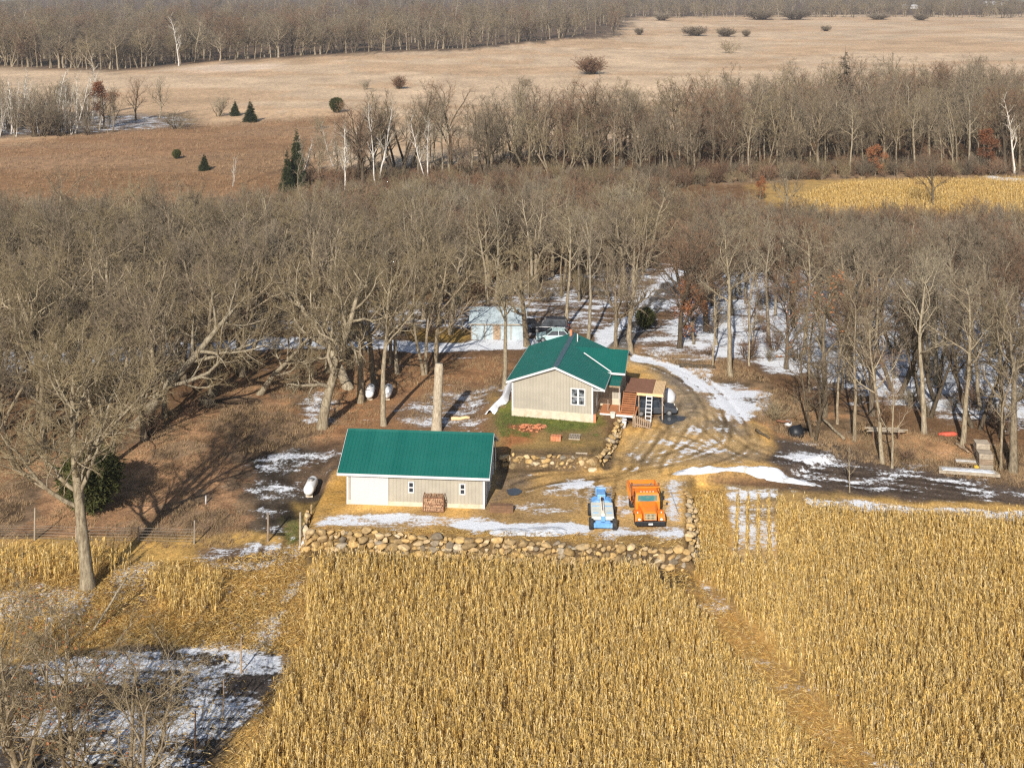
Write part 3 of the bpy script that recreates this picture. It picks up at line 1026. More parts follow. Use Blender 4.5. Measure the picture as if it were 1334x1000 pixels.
grow('rust1', 15, 8, .17, .2, .8, 9, .45, .9, n2=6, n3=5, n4=5, mats=('bark', 'twig_russet'), leaf='leaf_rust', leafn=3800, leafs=.09)
grow('rust2', 16, 10, .2, .25, .85, 10, .4, .9, n2=6, n3=5, n4=5, mats=('bark_dark', 'twig_russet'), leaf='leaf_dark', leafn=4200, leafs=.1)
grow('hero', 117, 16.5, .31, .30, .84, 15, .47, .72, n2=10, n3=8, n4=8, mats=('bark_pale', 'twig'), wander=.17, up=.11, tw=.009, r2=.55, tw0=.16)
grow('gnarl', 18, 16.5, .42, .24, .78, 14, .42, 1.1, n2=8, n3=7, n4=7, mats=('bark_pale', 'twig'), wander=.28, up=.06)
grow('lean', 19, 15, .46, .28, .85, 11, .5, .8, n2=8, n3=7, n4=7, mats=('bark_pale', 'twig'), wander=.16, lean=(.75, -.1))
grow('slim', 20, 17, .26, .48, .9, 11, .30, .8, n2=7, mats=('bark_pale', 'twig'), wander=.16)
grow('scrub', 21, 9, .20, .15, .8, 9, .5, .8, n2=7, n3=5, n4=4, forks=3, mats=('bark', 'twig'), wander=.22, tw=.006, low_twigs=False)
grow('scrub2', 22, 8, .15, .15, .8, 8, .55, .8, n2=6, n3=6, n4=5, forks=3, mats=('bark', 'twig'), wander=.2, tw=.006, leaf='leaf_rust', leafn=500, leafs=.05)
grow('deadleaf', 23, 15, .26, .35, .86, 10, .32, .8, n2=6, mats=('bark', 'twig'), leaf='leaf_rust', leafn=260, leafs=.1)
grow_shrub('bush1', 31, 3.2, 16, tw=.008)
grow_shrub('bush2', 32, 2.4, 14, mats=('bark_dark', 'twig_russet'), spread=.8)
grow_shrub('bush3', 33, 4.2, 18, mats=('bark', 'twig'))
grow_shrub('bush4', 34, 3.0, 16, mats=('bark', 'twig_pale'))
grow_shrub('thicket', 35, 4, 46, tw=.022, n2=9, n3=6, spread=.9, r0=.05)
grow_shrub('thicket2', 36, 4, 46, mats=('bark_dark', 'twig_russet'), tw=.022, n2=9, n3=6, spread=.6, r0=.05)
grow_conifer('larch', 44, 12, 5.5, 'twig_grey', n=420)
grow_conifer('spruce', 41, 7, 4.6)
grow_conifer('fir', 42, 12, 5.0, n=520)
grow_conifer('cedar', 43, 5, 4.6, 'cedar', True, n=900)


def plant(key, x, y, ht, rz=None, label=None, cat='tree', group=None, name='bare_tree', sink=0.0, wide=1.0, z=None):
    p = PROTO[key]
    z = hz(x, y) if z is None else z
    r = empty(name, (x, y, z - sink), random.uniform(0, 6.28) if rz is None else rz, label, cat, group)
    s = ht / p['h']
    r.scale = (s * wide, s * wide, s)
    kids = []
    for k in ('trunk', 'crown', 'leaves'):
        if p[k] is not None:
            nm = ('stems' if 'bush' in key or 'thicket' in key else 'trunk') if k == 'trunk' else k
            kids.append(obj(nm, p[k], None, r))
    if p['first'] is None:
        p['first'] = kids
    return r


def rim(px, py):
    return GG(px, py)[:2]


# ---- trees that stand out in the picture: (proto, px, py, height, rotation, label)
HERO = [
    ('hero', 115, 767, 20.0, 1.2, 'large lone bare tree with spreading crown at the cornfield edge'),
    ('gnarl', 420, 557, 16.5, .4, 'thick gnarled tree with a bare lower trunk behind the left end of the garage'),
    ('slim', 500, 554, 17.0, 2.2, 'slender pale tree with a tall bare trunk just behind the garage roof'),
    ('wide2', 469, 524, 15.5, 3.0, 'stout bare tree left of the two propane tanks behind the garage'),
    ('lean', 455, 506, 14.0, 2.6, 'leaning bare trunk just left of the rear propane tanks'),
    ('wide1', 487, 503, 15.5, 5.0, 'dark shaded tree directly behind the two propane tanks'),
    ('fork1', 394, 478, 15.0, 1.0, 'double-stemmed bare tree on the brown slope beside the snowy lane'),
    ('wide3', 427, 484, 15.5, .2, 'bushy crowned tree behind the gnarled tree, near the snowy lane'),
    ('tall2', 509, 474, 16.0, 1.4, 'narrow tree between the propane tanks and the snowy lane'),
    ('tall1', 518, 487, 16.5, 2.5, 'dark straight trunk right of the propane tanks'),
    ('fork1', 554, 489, 14.5, 4.0, 'bare tree with a low forked crown behind the tall stump'),
    ('wide1', 567, 473, 14.5, 2.0, 'bare tree at the lane edge behind the tall stump, its shadow on brown leaves'),
    ('slim', 657, 507, 15.5, .9, 'pale leaning tree with an upswept fork at the left corner of the house'),
    ('wide2', 687, 451, 15.0, 5.5, 'bare tree between the pale shed and the mint car'),
    ('tall3', 736, 428, 16.0, 3.3, 'straight pale trunk rising behind the house ridge and chimney'),
    ('tall1', 766, 443, 16.5, .3, 'thick pale trunk behind the house, right of the ridge'),
    ('vase1', 802, 451, 12.5, 1.9, 'broken-looking tree with brown bark behind the house wing'),
    ('wide3', 822, 459, 13.5, 4.4, 'crooked pale tree at the bend of the snowy lane behind the house wing'),
    ('tall3', 952, 491, 18.0, 5.2, 'tall straight pale tree alone on the brown grass right of the driveway'),
    ('rust1', 904, 448, 7.5, .5, 'small oak full of orange leaves beside the snowy lane'),
    ('thin1', 928, 478, 11.0, .8, 'thin dark tree left of the tall pale tree by the driveway'),
    ('thin2', 976, 476, 11.0, 2.8, 'thin bare tree just right of the tall pale tree by the driveway'),
    ('fork2', 1061, 572, 11.0, 2.9, 'dark small tree with several stems beside the black tarp-covered heap'),
    ('deadleaf', 1073, 543, 15.0, .7, 'bare tree holding a few orange leaves low on its trunk'),
    ('thin1', 1091, 552, 12.5, 1.7, 'thin bare tree behind the fallen pale log'),
    ('tall2', 1113, 575, 15.0, 3.9, 'bare tree right of the fallen pale log'),
    ('tall1', 1150, 603, 14.5, 2.1, 'foremost slim tree at the farm track, beside the propped planks'),
    ('thin2', 1162, 609, 11.0, 4.6, 'thin V-forked sapling touching the foremost slim tree at the farm track'),
    ('tall3', 1204, 564, 17.5, 1.1, 'tall pale straight trunk in the middle of the right-hand woods'),
    ('tall3', 1253, 581, 17.0, 3.0, 'tall pale tree left of the stacked crates'),
    ('fork2', 1272, 558, 15.0, .4, 'clump of three stems behind the stacked crates'),
    ('thin1', 1304, 612, 11.0, 1.5, 'crooked thin tree right of the stacked crates'),
    ('wide2', 1319, 614, 16.0, 2.4, 'broad pale tree at the right picture edge beside the farm track'),
    ('vase2', 1216, 271, 12.5, .6, 'dark many-stemmed tree standing alone in the far golden corn'),
    ('vase1', 1023, 289, 12.5, 3.5, 'pale grey tree at the left end of the far golden corn'),
    ('lean', 175, 555, 15.0, .25, 'big tree leaning right with pale sweeping limbs in the left woods'),
    ('lean', 338, 513, 9.0, 6.0, 'small crooked leaning tree on the brown slope left of the garage'),
    ('wide3', 316, 490, 14.5, 3.1, 'bare tree at the right end of the left woods near the snowy lane'),
    ('gnarl', 60, 560, 16.0, 2.0, 'gnarled tree with tangled limbs at the left picture edge above the fence'),
    ('fork2', 30, 610, 13.0, 2.0, 'many-stemmed bare tree at the left edge just behind the wire fence'),
    ('wide1', 145, 605, 14.0, 1.0, 'grey tree behind the green cedar near the wire fence'),
    ('thin2', 1107, 641, 5.6, 1.0, 'spindly sapling alone at the corn edge by the farm track'),
    ('birch1', 15, 175, 17.0, 1, 'white birch nearest the left picture edge in the meadow stand'),
    ('birch2', 96, 174, 18.0, 2, 'pair of bright white birch stems at the front of the meadow stand'),
    ('birch1', 128, 150, 20.0, 3, 'tallest white birch with a pale fan crown behind the russet oak'),
    ('birch1', 32, 158, 17.0, 4, 'white birch behind the left end of the meadow stand'),
    ('birch1', 75, 160, 18.0, 5, 'slim white birch in the middle of the meadow stand'),
    ('wide1', 62, 173, 16.0, 1.3, 'dark round-crowned tree among the white birches'),
    ('rust2', 135, 168, 13.5, 0, 'russet oak still in leaf at the right end of the birch stand'),
    ('vase2', 177, 158, 14.0, 2, 'dark vase-shaped tree right of the russet oak in the meadow'),
    ('vase1', 208, 154, 13.5, 4, 'grey round-topped tree by the brush in the meadow'),
    ('birch1', 233, 86, 27.0, 2.2, 'very tall white birch at the front of the far forest'),
    ('birch2', 303, 243, 6.5, 1.0, 'small dead white tree at the meadow edge above the left woods'),
    ('birch1', 449, 252, 15.0, .4, 'white-stemmed tree at the left end of the middle tree belt'),
    ('birch2', 490, 245, 18.5, 3.1, 'tall whitish tree near the left end of the middle belt'),
    ('birch2', 560, 246, 15.5, 5.1, 'pale forked tree at the foot of the middle belt, above the garage'),
    ('tall3', 1106, 228, 17.0, 3.1, 'pale tree in front of the middle belt behind the golden corn'),
    ('tall3', 1192, 226, 18.0, 1.1, 'bright pale trunk in the middle belt left of the dark corn tree'),
    ('birch1', 1322, 226, 19.0, 2.1, 'tall white forked tree at the right end of the middle belt'),
    ('rust2', 1290, 226, 10.0, .1, 'oak full of rusty leaves at the right end of the middle belt'),
    ('rust1', 1140, 229, 7.0, 2.1, 'small rusty-leaved oak at the foot of the middle belt'),
    ('rust1', 990, 262, 4.8, 4.1, 'low russet oak at the left corner of the far golden corn'),
]
taken = []
for key, px, py, ht, rz, lab in HERO:
    x, y, z = GG(px, py)
    taken.append((x, y))
    plant(key, x, y, ht, rz, lab, 'tree', wide=1.2 if key == 'hero' else 1.0, name='sapling' if 'sapling' in lab else 'birch_tree' if 'birch' in lab else 'oak_tree' if 'oak' in lab else 'bare_tree')

EVER = [
    ('spruce', 326, 159, 7.2, 'larger dark spruce of the pair standing in the tan meadow', 'spruce_tree'),
    ('spruce', 306, 151, 5.4, 'smaller dark spruce of the pair standing in the tan meadow', 'spruce_tree'),
    ('cedar', 438, 147, 4.8, 'round dark cedar alone in the meadow left of the tree belt', 'cedar_tree'),
    ('cedar', 230, 207, 2.2, 'tiny dark evergreen bush in the rust-coloured grass', 'cedar_tree'),
    ('spruce', 266, 222, 4.2, 'small pointed evergreen above the left woods', 'spruce_tree'),
    ('fir', 386, 246, 13.5, 'tall dark conifer at the left end of the middle belt', 'fir_tree'),
    ('fir', 374, 250, 9.5, 'shorter conifer leaning on the tall one at the left end of the middle belt', 'fir_tree'),
    ('cedar', 118, 668, 5.4, 'bushy dark green cedar behind the wire fence', 'cedar_tree'),
    ('larch', 1101, 176, 25.0, 'single pointed brown conifer rising above the middle belt', 'larch_tree'),
    ('cedar', 841, 428, 2.6, 'small green cedar beside the snowy lane behind the house', 'cedar_tree'),
]
for key, px, py, ht, lab, nm in EVER:
    x, y, z = GG(px, py)
    plant(key, x, y, ht, None, lab, 'evergreen', name=nm, wide=.85 if key == 'fir' else 1)
    taken.append((x, y))

SHRUBS = [
    ('thicket2', 770, 97, 9.5, 'large pinkish thicket in the middle of the tan meadow', 1.5),
    ('thicket2', 520, 116, 6.0, 'orange-brown bush in the meadow above the middle belt', 1.0),
    ('bush4', 476, 117, 4.5, 'pale brown bush left of the orange-brown one in the meadow', 1.0),
    ('bush1', 683, 113, 4.0, 'small grey bush at the meadow edge behind the middle belt', 1.2),
    ('thicket', 905, 47, 8.0, 'widest dark thicket in the upper right meadow', 2.2),
    ('thicket', 946, 48, 7.5, 'dark round thicket right of the widest one in the upper meadow', 1.8),
    ('thicket', 972, 48, 6.0, 'small round bush at the end of the row of dark thickets', 1.0),
    ('bush3', 950, 70, 9.5, 'spreading leafless bush alone in the upper meadow', 1.4),
    ('thicket', 1076, 41, 5.5, 'lone dark bush in the open upper right meadow', 1.5),
    ('thicket', 833, 46, 6.5, 'bush standing just right of the far forest corner', 1.0),
    ('thicket', 862, 27, 10.0, 'dark scrub at the foot of the far tree line', 1.8),
    ('thicket', 990, 26, 13.0, 'wide dark scrub patch before the far tree line', 2.4),
    ('thicket', 1035, 26, 13.0, 'second wide scrub patch before the far tree line, nearer the right', 2.2),
    ('thicket', 1145, 26, 8.0, 'low scrub patch in front of the far houses', 2.6),
    ('thicket', 1200, 27, 8.5, 'small dark scrub clump at the upper right', 1.8),
    ('bush3', 230, 168, 6.0, 'tangled grey brush beside the round-topped meadow tree', 2.0),
    ('bush4', 285, 152, 8.0, 'pale wispy shrub left of the two spruces', .8),
    ('bush3', 415, 168, 4.5, 'leafless shrub left of the middle belt in the meadow', 1.2),
    ('bush3', 1012, 548, 2.2, 'brushy heap of dark twigs beside the melting snow right of the driveway', 1.8),
    ('bush2', 1180, 600, 1.4, 'low brown bush beside the farm track', 1.4),
]
for key, px, py, ht, lab, wd in SHRUBS:
    x, y, z = GG(px, py)
    plant(key, x, y, ht, None, lab, 'shrub', name='shrub', wide=wd)

# scrub rising into the lower left corner from below the frame
for key, px, py, ht, rz, lab in [
    ('scrub', 35, 1012, 11.5, .3, 'tangled grey scrub tree filling the lower left corner'),
    ('scrub2', 105, 1025, 10.5, 1.7, 'scrub tree with a few orange leaves in the lower left corner'),
    ('scrub', 165, 1090, 10.5, 2.9, 'low scrub with long branches over the snowy field at the bottom left'),
    ('scrub2', -10, 940, 8.5, .9, 'orange-leaved scrub at the left edge over the white field'),
]:
    x, y, z = G(px, py, -1.3)
    plant(key, x, y, ht, rz, lab, 'scrub tree', name='scrub_tree', wide=1.15)

# ---- the woods: nearest trees as objects, the rest as one mass per wood
def in_poly(P, n, gap, clear=None, g=rng, tries=40):
    lo, hi = P.min(0), P.max(0)
    out = []
    cand = g.uniform(lo, hi, (n * tries, 2))
    ok = sdist(P, cand[:, 0], cand[:, 1]) < 0
    cand = cand[ok]
    if clear is not None:
        for C, dmin in clear:
            if len(cand):
                cand = cand[sdist(C, cand[:, 0], cand[:, 1]) > dmin]
    grid = {}
    for x, y in cand:
        if len(out) >= n:
            break
        gp = gap * (.6 + .8 * g.random())
        ci, cj = int(x // gap), int(y // gap)
        bad = False
        for a in range(ci - 2, ci + 3):
            for b in range(cj - 2, cj + 3):
                for (u, v) in grid.get((a, b), ()):
                    if (u - x) ** 2 + (v - y) ** 2 < gp * gp:
                        bad = True
        if bad:
            continue
        grid.setdefault((ci, cj), []).append((x, y))
        out.append((x, y))
    return out


LANE = poly([(-200, 475), (330, 441), (600, 444), (700, 440), (760, 446), (820, 410), (868, 340), (895, 340), (862, 405), (815, 455), (790, 462), (700, 455), (600, 457), (330, 456), (-200, 490)])
CARS = poly([(600, 452), (600, 400), (740, 400), (740, 452)])
HOUSE = poly([(640, 560), (650, 470), (870, 470), (870, 560)])
KIND_WORDS = {'wide1': 'broad-crowned grey tree', 'wide2': 'heavy-limbed spreading tree', 'wide3': 'greyish wide-crowned tree', 'tall1': 'tall narrow pale-trunked tree',
              'tall2': 'tall narrow brownish tree', 'tall3': 'tall pale tree with light twigs', 'fork1': 'double-stemmed tree', 'fork2': 'dark triple-stemmed tree',
              'vase1': 'grey vase-shaped tree', 'vase2': 'russet vase-shaped tree', 'thin1': 'thin grey tree', 'thin2': 'thin russet tree', 'birch1': 'white-stemmed birch', 'birch2': 'twin-stemmed white birch', 'rust2': 'dark rusty-leaved oak', 'rust1': 'orange-leaved oak'}
WOODS = [
    # id, polygon, count, gap, number as objects, heights, kinds, words, clear
    ('left', poly([(-110, 590), (0, 590), (60, 585), (200, 572), (270, 535), (330, 470), (345, 440), (335, 348), (0, 345), (-140, 350)]), 120, 4.6, 72, (12.0, 16.0),
     ['wide1', 'wide2', 'wide3', 'vase1', 'fork1', 'wide1', 'tall2', 'fork2'], 'in the crowded bare woods left of the garage', [(LANE, .3)]),
    ('middle', poly([(340, 440), (600, 438), (640, 395), (730, 395), (860, 385), (870, 340), (850, 345), (500, 350), (330, 350)]), 74, 4.6, 54, (12.0, 15.5),
     ['wide1', 'wide3', 'tall2', 'vase1', 'tall1', 'wide2', 'thin1', 'fork1'], 'in the bare woods behind the pale shed', [(LANE, .8), (CARS, .5)]),
    ('right', poly([(880, 455), (945, 470), (1010, 478), (1060, 520), (1150, 548), (1334, 575), (1440, 590), (1450, 430), (1334, 420), (1000, 400), (890, 380)]), 74, 5.2, 56, (11.0, 15.5),
     ['tall1', 'tall2', 'thin1', 'thin2', 'tall3', 'vase2', 'fork2', 'wide3'], 'in the open snowy woods right of the driveway', [(LANE, 1.0)]),
    ('brush', poly([(880, 395), (1000, 400), (1334, 420), (1460, 430), (1450, 385), (1334, 375), (1020, 352), (900, 345)]), 50, 4.6, 0, (9, 12.0),
     ['vase2', 'thin2', 'vase1', 'thin1'], '', [(LANE, 1.0)]),
    ('belt_end', poly([(382, 254), (462, 250), (462, 215), (420, 205), (388, 225)]), 16, 4.0, 8, (8.5, 13.0),
     ['thin1', 'fork1', 'vase1', 'birch2'], 'at the left end of the middle tree belt', None),
    ('belt', poly([(462, 250), (520, 238), (600, 246), (680, 233), (860, 238), (985, 230), (1334, 222), (1500, 218), (1500, 140), (1334, 145), (1100, 152), (900, 192), (740, 196), (600, 214), (462, 226)]), 640, 5.0, 54, (11.0, 21.0),
     ['tall2', 'vase1', 'thin1', 'fork1', 'vase2', 'tall1', 'fork2', 'thin2', 'wide3', 'thin1'], 'along the foot of the middle tree belt', None),
]


def scatter(name, pts, keys, hts, zoff=0, widen=1.0, g=rng):
    """one object of kind stuff: copies of the grown plants at every point"""
    n = len(pts)
    P = np.array(pts)
    z = height(P[:, 0], P[:, 1]) + zoff
    me = bpy.data.meshes.new(name)
    me.vertices.add(n)
    me.vertices.foreach_set('co', np.stack([P[:, 0], P[:, 1], z], 1).astype(np.float32).ravel())
    ki = g.integers(0, len(keys), n)
    h = g.uniform(hts[0], hts[1], n)
    for nm, tp, dat in (('pick', 'INT', ki.astype(np.int32)), ('size', 'FLOAT', h.astype(np.float32)), ('spin', 'FLOAT', g.uniform(0, 6.28, n).astype(np.float32))):
        a = me.attributes.new(nm, tp, 'POINT')
        a.data.foreach_set('value', dat)
    o = obj(name, me, None)
    nt = bpy.data.node_groups.new(name, 'GeometryNodeTree')
    nt.interface.new_socket('Geometry', in_out='INPUT', socket_type='NodeSocketGeometry')
    nt.interface.new_socket('Geometry', in_out='OUTPUT', socket_type='NodeSocketGeometry')
    gi, go = nt.nodes.new('NodeGroupInput'), nt.nodes.new('NodeGroupOutput')
    ip = nt.nodes.new('GeometryNodeInstanceOnPoints')
    nt.links.new(gi.outputs[0], ip.inputs['Points'])
    jn = nt.nodes.new('GeometryNodeJoinGeometry')
    for k in keys:
        j1 = nt.nodes.new('GeometryNodeJoinGeometry')
        for ob in PROTO[k]['first']:
            oi = nt.nodes.new('GeometryNodeObjectInfo')
            oi.transform_space = 'ORIGINAL'
            oi.inputs['Object'].default_value = ob
            oi.inputs['As Instance'].default_value = True
            nt.links.new(oi.outputs['Geometry'], j1.inputs[0])
        g2 = nt.nodes.new('GeometryNodeGeometryToInstance')
        tg = nt.nodes.new('GeometryNodeTransform')
        tg.inputs['Scale'].default_value = (1 / PROTO[k]['h'],) * 3
        nt.links.new(j1.outputs[0], tg.inputs[0])
        nt.links.new(tg.outputs[0], g2.inputs[0])
        nt.links.new(g2.outputs[0], jn.inputs[0])
    nt.links.new(jn.outputs[0], ip.inputs['Instance'])
    ip.inputs['Pick Instance'].default_value = True

    def at(nm, tp):
        q = nt.nodes.new('GeometryNodeInputNamedAttribute')
        q.data_type = tp
        q.inputs['Name'].default_value = nm
        return q.outputs['Attribute']
    nt.links.new(at('pick', 'INT'), ip.inputs['Instance Index'])
    cx = nt.nodes.new('ShaderNodeCombineXYZ')
    nt.links.new(at('spin', 'FLOAT'), cx.inputs[2])
    er = nt.nodes.new('FunctionNodeEulerToRotation')
    nt.links.new(cx.outputs[0], er.inputs[0])
    nt.links.new(er.outputs[0], ip.inputs['Rotation'])
    cs = nt.nodes.new('ShaderNodeCombineXYZ')
    s = at('size', 'FLOAT')
    for i in range(3):
        if i < 2 and widen != 1:
            mm = nt.nodes.new('ShaderNodeMath')
            mm.operation = 'MULTIPLY'
            mm.inputs[1].default_value = widen
            nt.links.new(s, mm.inputs[0])
            nt.links.new(mm.outputs[0], cs.inputs[i])
        else:
            nt.links.new(s, cs.inputs[i])
    nt.links.new(cs.outputs[0], ip.inputs['Scale'])
    nt.links.new(ip.outputs[0], go.inputs[0])
    md = o.modifiers.new('copies', 'NODES')
    md.node_group = nt
    return o


rest = []
for wid, P, n, gap, nobj, hts, keys, words, clear in WOODS:
    pts = in_poly(P, n, gap, clear)
    pts = [p for p in pts if min((p[0] - a) ** 2 + (p[1] - b) ** 2 for a, b in taken) > 4]
    pts.sort(key=lambda p: p[1])
    for x, y in pts[:nobj]:
        k = random.choice(keys)
        h = random.uniform(*hts)
        if 'thin' in k:
            h *= .8
        plant(k, x, y, h, None, KIND_WORDS[k] + ' ' + words, 'tree', 'bare trees ' + words + ': ' + KIND_WORDS[k], wide=random.uniform(.95, 1.15))
    rest.append((wid, pts[nobj:], keys, hts))
for wid, pts, keys, hts in rest:
    if pts:
        o = scatter({'belt': 'tree_belt', 'belt_end': 'tree_belt', 'brush': 'young_woodland'}.get(wid, 'woodland'), pts, keys, hts)
        tag(o, {'belt_end': 'small bare trees behind the conifers at the left end of the middle belt', 'belt': 'dense bare tree belt crossing the picture behind the golden corn', 'left': 'back of the crowded bare woods at the left, below the rusty meadow',
                'middle': 'back of the bare woods behind the pale shed', 'right': 'back of the open snowy woods at the right',
                'brush': 'low bare young trees behind the snowy clearing, below the far corn'}[wid], 'woodland', kind='stuff')

# far forest, thinning with distance
g2 = np.random.default_rng(77)
P = np.array([(-500, 90), (0, 86), (150, 91), (235, 83), (480, 69), (600, 64), (735, 50), (770, 45), (800, 48), (815, 30), (830, 0), (840, -16), (-900, -16)], float)
c = np.stack([g2.uniform(-260, 840, 7000), g2.uniform(-14, 92, 7000)], 1)
c = c[sdist(P, c[:, 0], c[:, 1]) < 0]
far = [G(x, y)[:2] for x, y in c[:1900]]
edge = []
for (xa, ya), (xb, yb) in zip(P[:7], P[1:8]):
    for t in np.arange(0, 1, 7.0 / max(abs(xb - xa), 1)):
        edge.append(G(xa + (xb - xa) * t + g2.uniform(-3, 3), ya + (yb - ya) * t - g2.uniform(0, 2))[:2])
o = scatter('far_forest', far + edge, ['wide1', 'vase1', 'tall1', 'wide3', 'tall2', 'fork2', 'vase2', 'thin1', 'fork1'], (12, 25), g=g2, widen=1.25)
tag(o, 'grey bare forest filling the top left beyond the tan meadow', 'forest', kind='stuff')
c = np.stack([g2.uniform(740, 1500, 900), 24 - 26 * g2.random(900) ** 1.3], 1)
o = scatter('far_tree_line', [G(x, y)[:2] for x, y in c], ['wide1', 'vase1', 'fork2', 'wide3'], (12, 20), g=g2, widen=1.3)
tag(o, 'thin far tree line along the top right behind the meadow', 'forest', kind='stuff')

# undergrowth, brush and grass
g3 = np.random.default_rng(5)
up = []
for Pp, n, gp in ((WOODS[0][1], 210, 1.5), (WOODS[1][1], 130, 1.5), (WOODS[2][1], 60, 1.8), (WOODS[5][1], 500, 3.0), (poly([(880, 395), (1334, 420), (1460, 430), (1450, 385), (1020, 352), (900, 345)]), 60, 2)):
    up += in_poly(Pp, n, gp, [(LANE, .8), (CARS, .5)], g3)
up2 = in_poly(poly([(385, 262), (560, 252), (860, 248), (985, 236), (1334, 227), (1500, 224), (1500, 216), (1334, 214), (985, 222), (860, 230), (560, 235), (400, 240)]), 520, 1.6, None, g3)
tag(scatter('undergrowth', up2, ['bush1', 'bush2', 'bush2', 'bush3', 'thin2'], (1.2, 5.0), g=g3), 'russet brush along the foot of the middle tree belt', 'undergrowth', kind='stuff')
tag(scatter('undergrowth', up, ['bush1', 'bush2', 'bush3', 'bush4'], (1.0, 3.2), g=g3), 'leafless undergrowth on the woodland floor', 'undergrowth', kind='stuff')
br = []
for Pp, n, gp in ((poly([(-200, 345), (0, 345), (335, 348), (860, 348), (860, 262), (560, 255), (390, 272), (340, 282), (120, 290), (-200, 290)]), 900, 1.6),
                  (poly([(870, 345), (900, 345), (1020, 352), (1334, 375), (1500, 385), (1500, 305), (1334, 303), (1000, 303), (960, 290), (870, 280)]), 620, 1.6)):
    br += in_poly(Pp, n, gp, [(LANE, .8)], g3)
tag(scatter('brush_thicket', br, ['bush1', 'bush2', 'bush3', 'bush4', 'vase2', 'thin1'], (3.0, 7.0), g=g3, widen=1.0), 'grey-brown brush thicket behind the woods', 'brush', kind='stuff')
fr = in_poly(poly([(-100, 185), (0, 180), (150, 175), (150, 150), (0, 155), (-100, 155)]), 150, 2.4, None, g3)
tag(scatter('marsh_brush', fr, ['bush1', 'birch1', 'tall3', 'birch2', 'thin1', 'vase1'], (4.0, 14.0), g=g3), 'dark brush and thin stems among the white birches', 'brush', kind='stuff')


def grass_mesh(name, n_tufts, Ps, hgt, mname, g, blades=9, wd=.02, col=None, lean=.5, clear=None):
    pts = []
    for Pp, n in Ps:
        lo, hi = Pp.min(0), Pp.max(0)
        cnd = g.uniform(lo, hi, (n * 4, 2))
        cnd = cnd[sdist(Pp, cnd[:, 0], cnd[:, 1]) < 0][:n]
        if clear:
            for C, dm in clear:
                cnd = cnd[sdist(C, cnd[:, 0], cnd[:, 1]) > dm]
        pts.append(cnd)
    P = np.concatenate(pts)
    keep = fbm(P[:, 0], P[:, 1], 4, 88) > .42
    P = P[keep]
    z = height(P[:, 0], P[:, 1])
    n = len(P)
    b = np.repeat(np.stack([P[:, 0], P[:, 1], z - .03], 1), blades, 0) + np.concatenate([g.normal(0, .09, (n * blades, 2)), np.zeros((n * blades, 1))], 1)
    d = norm(np.concatenate([g.normal(0, lean, (n * blades, 2)), np.ones((n * blades, 1))], 1))
    hh = (hgt * g.uniform(.5, 1.3, n * blades))[:, None]
    s = norm(np.cross(d, g.normal(size=d.shape))) * wd
    V = np.stack([b - s, b + s, b + d * hh], 1).reshape(-1, 3)
    return obj(name, mesh_np(name, V, [np.arange(len(V)).reshape(-1, 3)]), M[mname])


g4 = np.random.default_rng(11)
YG = poly([(398, 690), (897, 718), (896, 640), (902, 618), (1010, 612), (1030, 600), (1000, 560), (940, 515), (885, 478), (800, 462), (660, 545), (600, 560), (440, 560), (404, 655)])
o = grass_mesh('dry_grass', 0, [(poly([(-60, 700), (0, 600), (150, 575), (300, 500), (440, 480), (440, 620), (395, 650), (330, 690)]), 5200), (poly([(430, 470), (660, 465), (660, 555), (430, 555)]), 1800),
                                (poly([(830, 455), (960, 470), (1060, 530), (1180, 560), (1400, 590), (1400, 632), (1080, 590), (1000, 560), (900, 500)]), 4200)], .42, 'straw', g4, 8, .016, clear=[(YG, .3), (poly([(300, 590), (440, 575), (450, 620), (395, 665), (330, 690), (320, 640)]), .2)])
tag(o, 'rust-coloured dry grass on the slopes around the yard', 'grass', kind='stuff')
o = grass_mesh('lawn_grass', 0, [(poly([(664, 538), (772, 552), (782, 566), (755, 578), (700, 572), (655, 566), (644, 542)], 1.0), 2600), (poly([(372, 662), (402, 656), (400, 684), (374, 688)]), 130)], .16, 'moss', g4, 9, .016)
tag(o, 'short green grass in front of the house', 'grass', kind='stuff')
o = grass_mesh('meadow_grass', 0, [(poly([(-60, 285), (-60, 190), (0, 186), (170, 168), (450, 150), (420, 200), (390, 262)]), 9000)], .8, 'rust_grass', g4, 6, .03)
tag(o, 'tall rusty grass in the meadow at the left', 'grass', kind='stuff')


